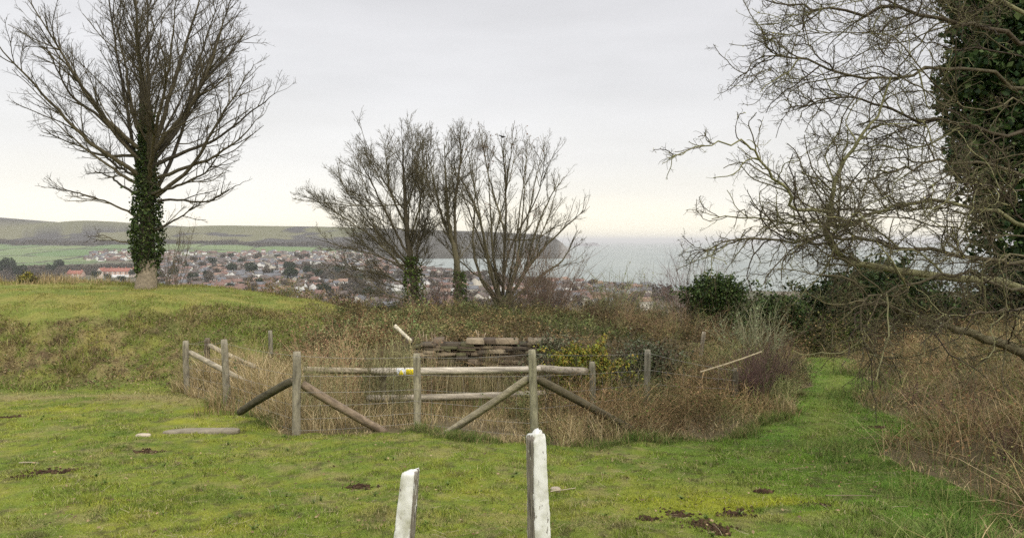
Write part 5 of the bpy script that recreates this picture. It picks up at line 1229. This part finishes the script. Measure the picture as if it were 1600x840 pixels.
# red roofed hotel below the fields
def hotel(label, u, py, length, h, white_base):
    Y = land_y(u, py); x_ = (u - 800) / F * Y; g = Hs(x_, Y); e = empty('hotel', (x_, Y, g)); tag(e, label, 'building')
    mb = MB(); wallm(mb, length, 14, h, 5.5, (.50, .36, .28)); mb.build('wall', M_WALLF, e)
    mb = MB(); roofm(mb, length, 14, h, 5.5, (.30, .125, .09)); rr = mb.build('roof', M_ROOF, e)
    for k_ in range(5 if white_base else 2):
        cx = -length * .4 + k_ * length * .8 / (4 if white_base else 1); mb = MB(); boxm(mb, cx - .8, cx + .8, -.8, .8, h + 4, h + 7.5, (.4, .2, .15)); mb.build('chimney', M_WALLF, rr)
    if white_base:
        mb = MB(); boxm(mb, -length * .32, length * .36, -13, -7.1, -2, 4.4, (.75, .74, .70)); mb.build('white_extension', M_WALLF, e)
        for s_ in (-1, 1):
            t1 = MB(); wallm(t1, 18, 9, h + 1, 5, (.62, .52, .44)); V, T, C = t1.out(); V = V @ np.array([[0, 1, 0], [-1, 0, 0], [0, 0, 1]]) + [s_ * length * .44, -2, 0]; mb = MB(); mb.add(V, T, C); mb.build('gable_wing', M_WALLF, e)
            t1 = MB(); roofm(t1, 18, 9, h + 1, 5, (.30, .125, .09)); V, T, C = t1.out(); V = V @ np.array([[0, 1, 0], [-1, 0, 0], [0, 0, 1]]) + [s_ * length * .44, -2, 0]; mb = MB(); mb.add(V, T, C); mb.build('wing_roof', M_ROOF, e)
    nw = int(length / 6)
    for fl in range(2):
        for i in range(nw):
            cx = -length * .36 + (i + .5) * length * .72 / nw; mb = MB(); boxm(mb, cx - .9, cx + .9, -7.1, -6.95, h - 2.6 - fl * 3.2, h - .9 - fl * 3.2, (.7, .7, .68) if i % 2 else (.06, .07, .08)); mb.build('window', M_PAINT, e)
hotel('long red roofed hotel with white ground floor and gabled ends below the green fields', 185, 433, 62, 10, True)
hotel('smaller red roofed building next to the dark trees by the hotel', 118, 432, 26, 5, False)

# trees of the valley
def far_tree(name, label, u, py, hpx, shape, cols, group, proto=None):
    Y = land_y(u, py + hpx * .5)
    if Y is None: return None
    x_ = (u - 800) / F * Y; g = Hs(x_, Y)
    hh = hpx * 2.0 / F * Y * 1.15
    if proto is not None:
        o = copy_tree(proto[0], proto[2]); s = hh / proto[1]; o.location = (x_, Y, g); o.scale = (s, s, s); o.rotation_euler[2] = R2.uniform(0, 6)
        tag(o, label, 'tree', group); return o
    e = empty(name, (x_, Y, g)); tag(e, label, 'tree', group)
    mb = MB(); tubes(mb, np.array([[[0, 0, -1], [.1, 0, hh * .25], [0, .1, hh * .6]]]), hh * .035, hh * .015, (.10, .08, .06), 6); mb.build('trunk', M_BARK, e)
    m = 900; u_ = unit(R2.normal(size=(m, 3)));
    if shape == 2: zc = R2.random(m); rr = .26 * hh * (1 - zc) ** .7; P = np.stack([u_[:, 0] * rr, u_[:, 1] * rr, hh * (.15 + .85 * zc)], -1)
    else:
        lob = np.array([[R2.uniform(-.25, .25), R2.uniform(-.25, .25), R2.uniform(.5, .72)] for _ in range(7)]) * hh; P = lob[R2.integers(0, 7, m)] + u_ * hh * .24 * R2.uniform(.6, 1, (m, 1))
    mb = MB(); leaves(mb, P, hh * .085, pick(cols, m, .3)); mb.build('crown', M_FAR, e); return e, hh
def proto_of(shape, cols, lab, u, py, hpx, grp):
    e, hh = far_tree('evergreen_tree' if cols is DK else 'bare_woodland_tree', lab, u, py, hpx, shape, cols, grp); return (e, hh, {e.name: [c for c in bpy.data.objects if c.parent == e]})
DK = [[.03, .045, .02], [.045, .06, .028], [.02, .03, .016]]; WDC = [[.11, .085, .065], [.13, .11, .07], [.085, .07, .055]]
GT = 'dark trees among the town houses'
pr0 = proto_of(0, DK, 'round dark evergreen among the houses below the down', 392, 427, 11, GT); pr2 = proto_of(2, DK, 'pointed dark conifer in the middle of the town', 425, 432, 6, GT)
for (u, py, hpx, s) in dark_trees:
    if (u, py) in ((392, 427), (425, 432)): continue
    a, b_ = region(u, py)
    far_tree('', f'{"pointed dark conifer" if s == 2 else "round dark evergreen"} {a}, {b_}', u, py, hpx, s, DK, GT, pr2 if s == 2 else pr0)
GW_ = 'brown winter trees among the houses'
prw = proto_of(0, WDC, 'brown leafless tree among the nearer houses', 520, 470, 8, GW_)
cnt = 0
while cnt < 150:
    py = 402 + 88 * R2.random(); lo = np.interp(py, [400, 430, 450, 490], [0, 0, 0, 330]); u = R2.uniform(lo, 1010)
    if (98 < u < 222 and 410 < py < 446) or (u < 240 and py < 428): continue
    Y = land_y(u, py)
    if Y is None or Hs((u - 800) / F * Y, Y) < 2: continue
    a, b_ = region(u, py); cnt += 1
    far_tree('', f'brown leafless tree {a}, {b_}', u, py, 6.5 * 700 / max(Y, 500) + 3.5, 0, WDC, GW_, prw)
# continuous woodland: foot of the down and the wooded ground left of the town
def woods():
    mb = MB(); P = []
    m = 60000; Y = R2.uniform(2650, 3150, m); u = R2.uniform(-60, 893, m); x_ = (u - 800) / F * Y
    wd = sm(2720, 2790, Y + (fbm(x_, Y, 160, 3, 27) - .5) * 170) * (1 - sm(2840, 2900, Y + (fbm(x_, Y, 160, 3, 27) - .5) * 200)); k = (wd > .5) & ((u < 560) | (Y > 2900)) & (R2.random(m) < .35); P.append(onground(x_[k], Y[k], 0))
    m = 5200; u = R2.uniform(-40, 245, m); Y = R2.uniform(600, 1650, m); x_ = (u - 800) / F * Y
    k = ~((u > 25) & (u < 168) & (Y < 1215)) & ~((u > 95) & (u < 225) & (Y > 950) & (Y < 1330)); P.append(onground(x_[k], Y[k], 0))
    m = 16000; u = R2.uniform(230, 1050, m); Y = 300 + 1500 * R2.random(m) ** 1.2; x_ = (u - 800) / F * Y; k = (fbm(x_, Y, 110, 3, 67) > .42); q = onground(x_[k], Y[k], 0); q = q[q[:, 2] > 2]; P.append(q)
    P = np.concatenate(P); n_ = len(P); s = R2.uniform(2.2, 4.6, n_)
    k_ = 16; u_ = unit(R2.normal(size=(n_, k_, 3))); c = P[:, None] + u_ * s[:, None, None] * np.array([1, 1, .9]); c[:, :, 2] += s[:, None] * 1.1
    cc = pick([[.075, .06, .05], [.095, .08, .055], [.06, .055, .045], [.12, .095, .07]], n_, .2)
    leaves(mb, c.reshape(-1, 3), 2.6, np.repeat(cc, k_, 0)); tag(mb.build('woodland', M_FAR), 'brown winter woodland along the foot of the down and between the houses', 'woodland', kind='stuff')
woods()
print('done')
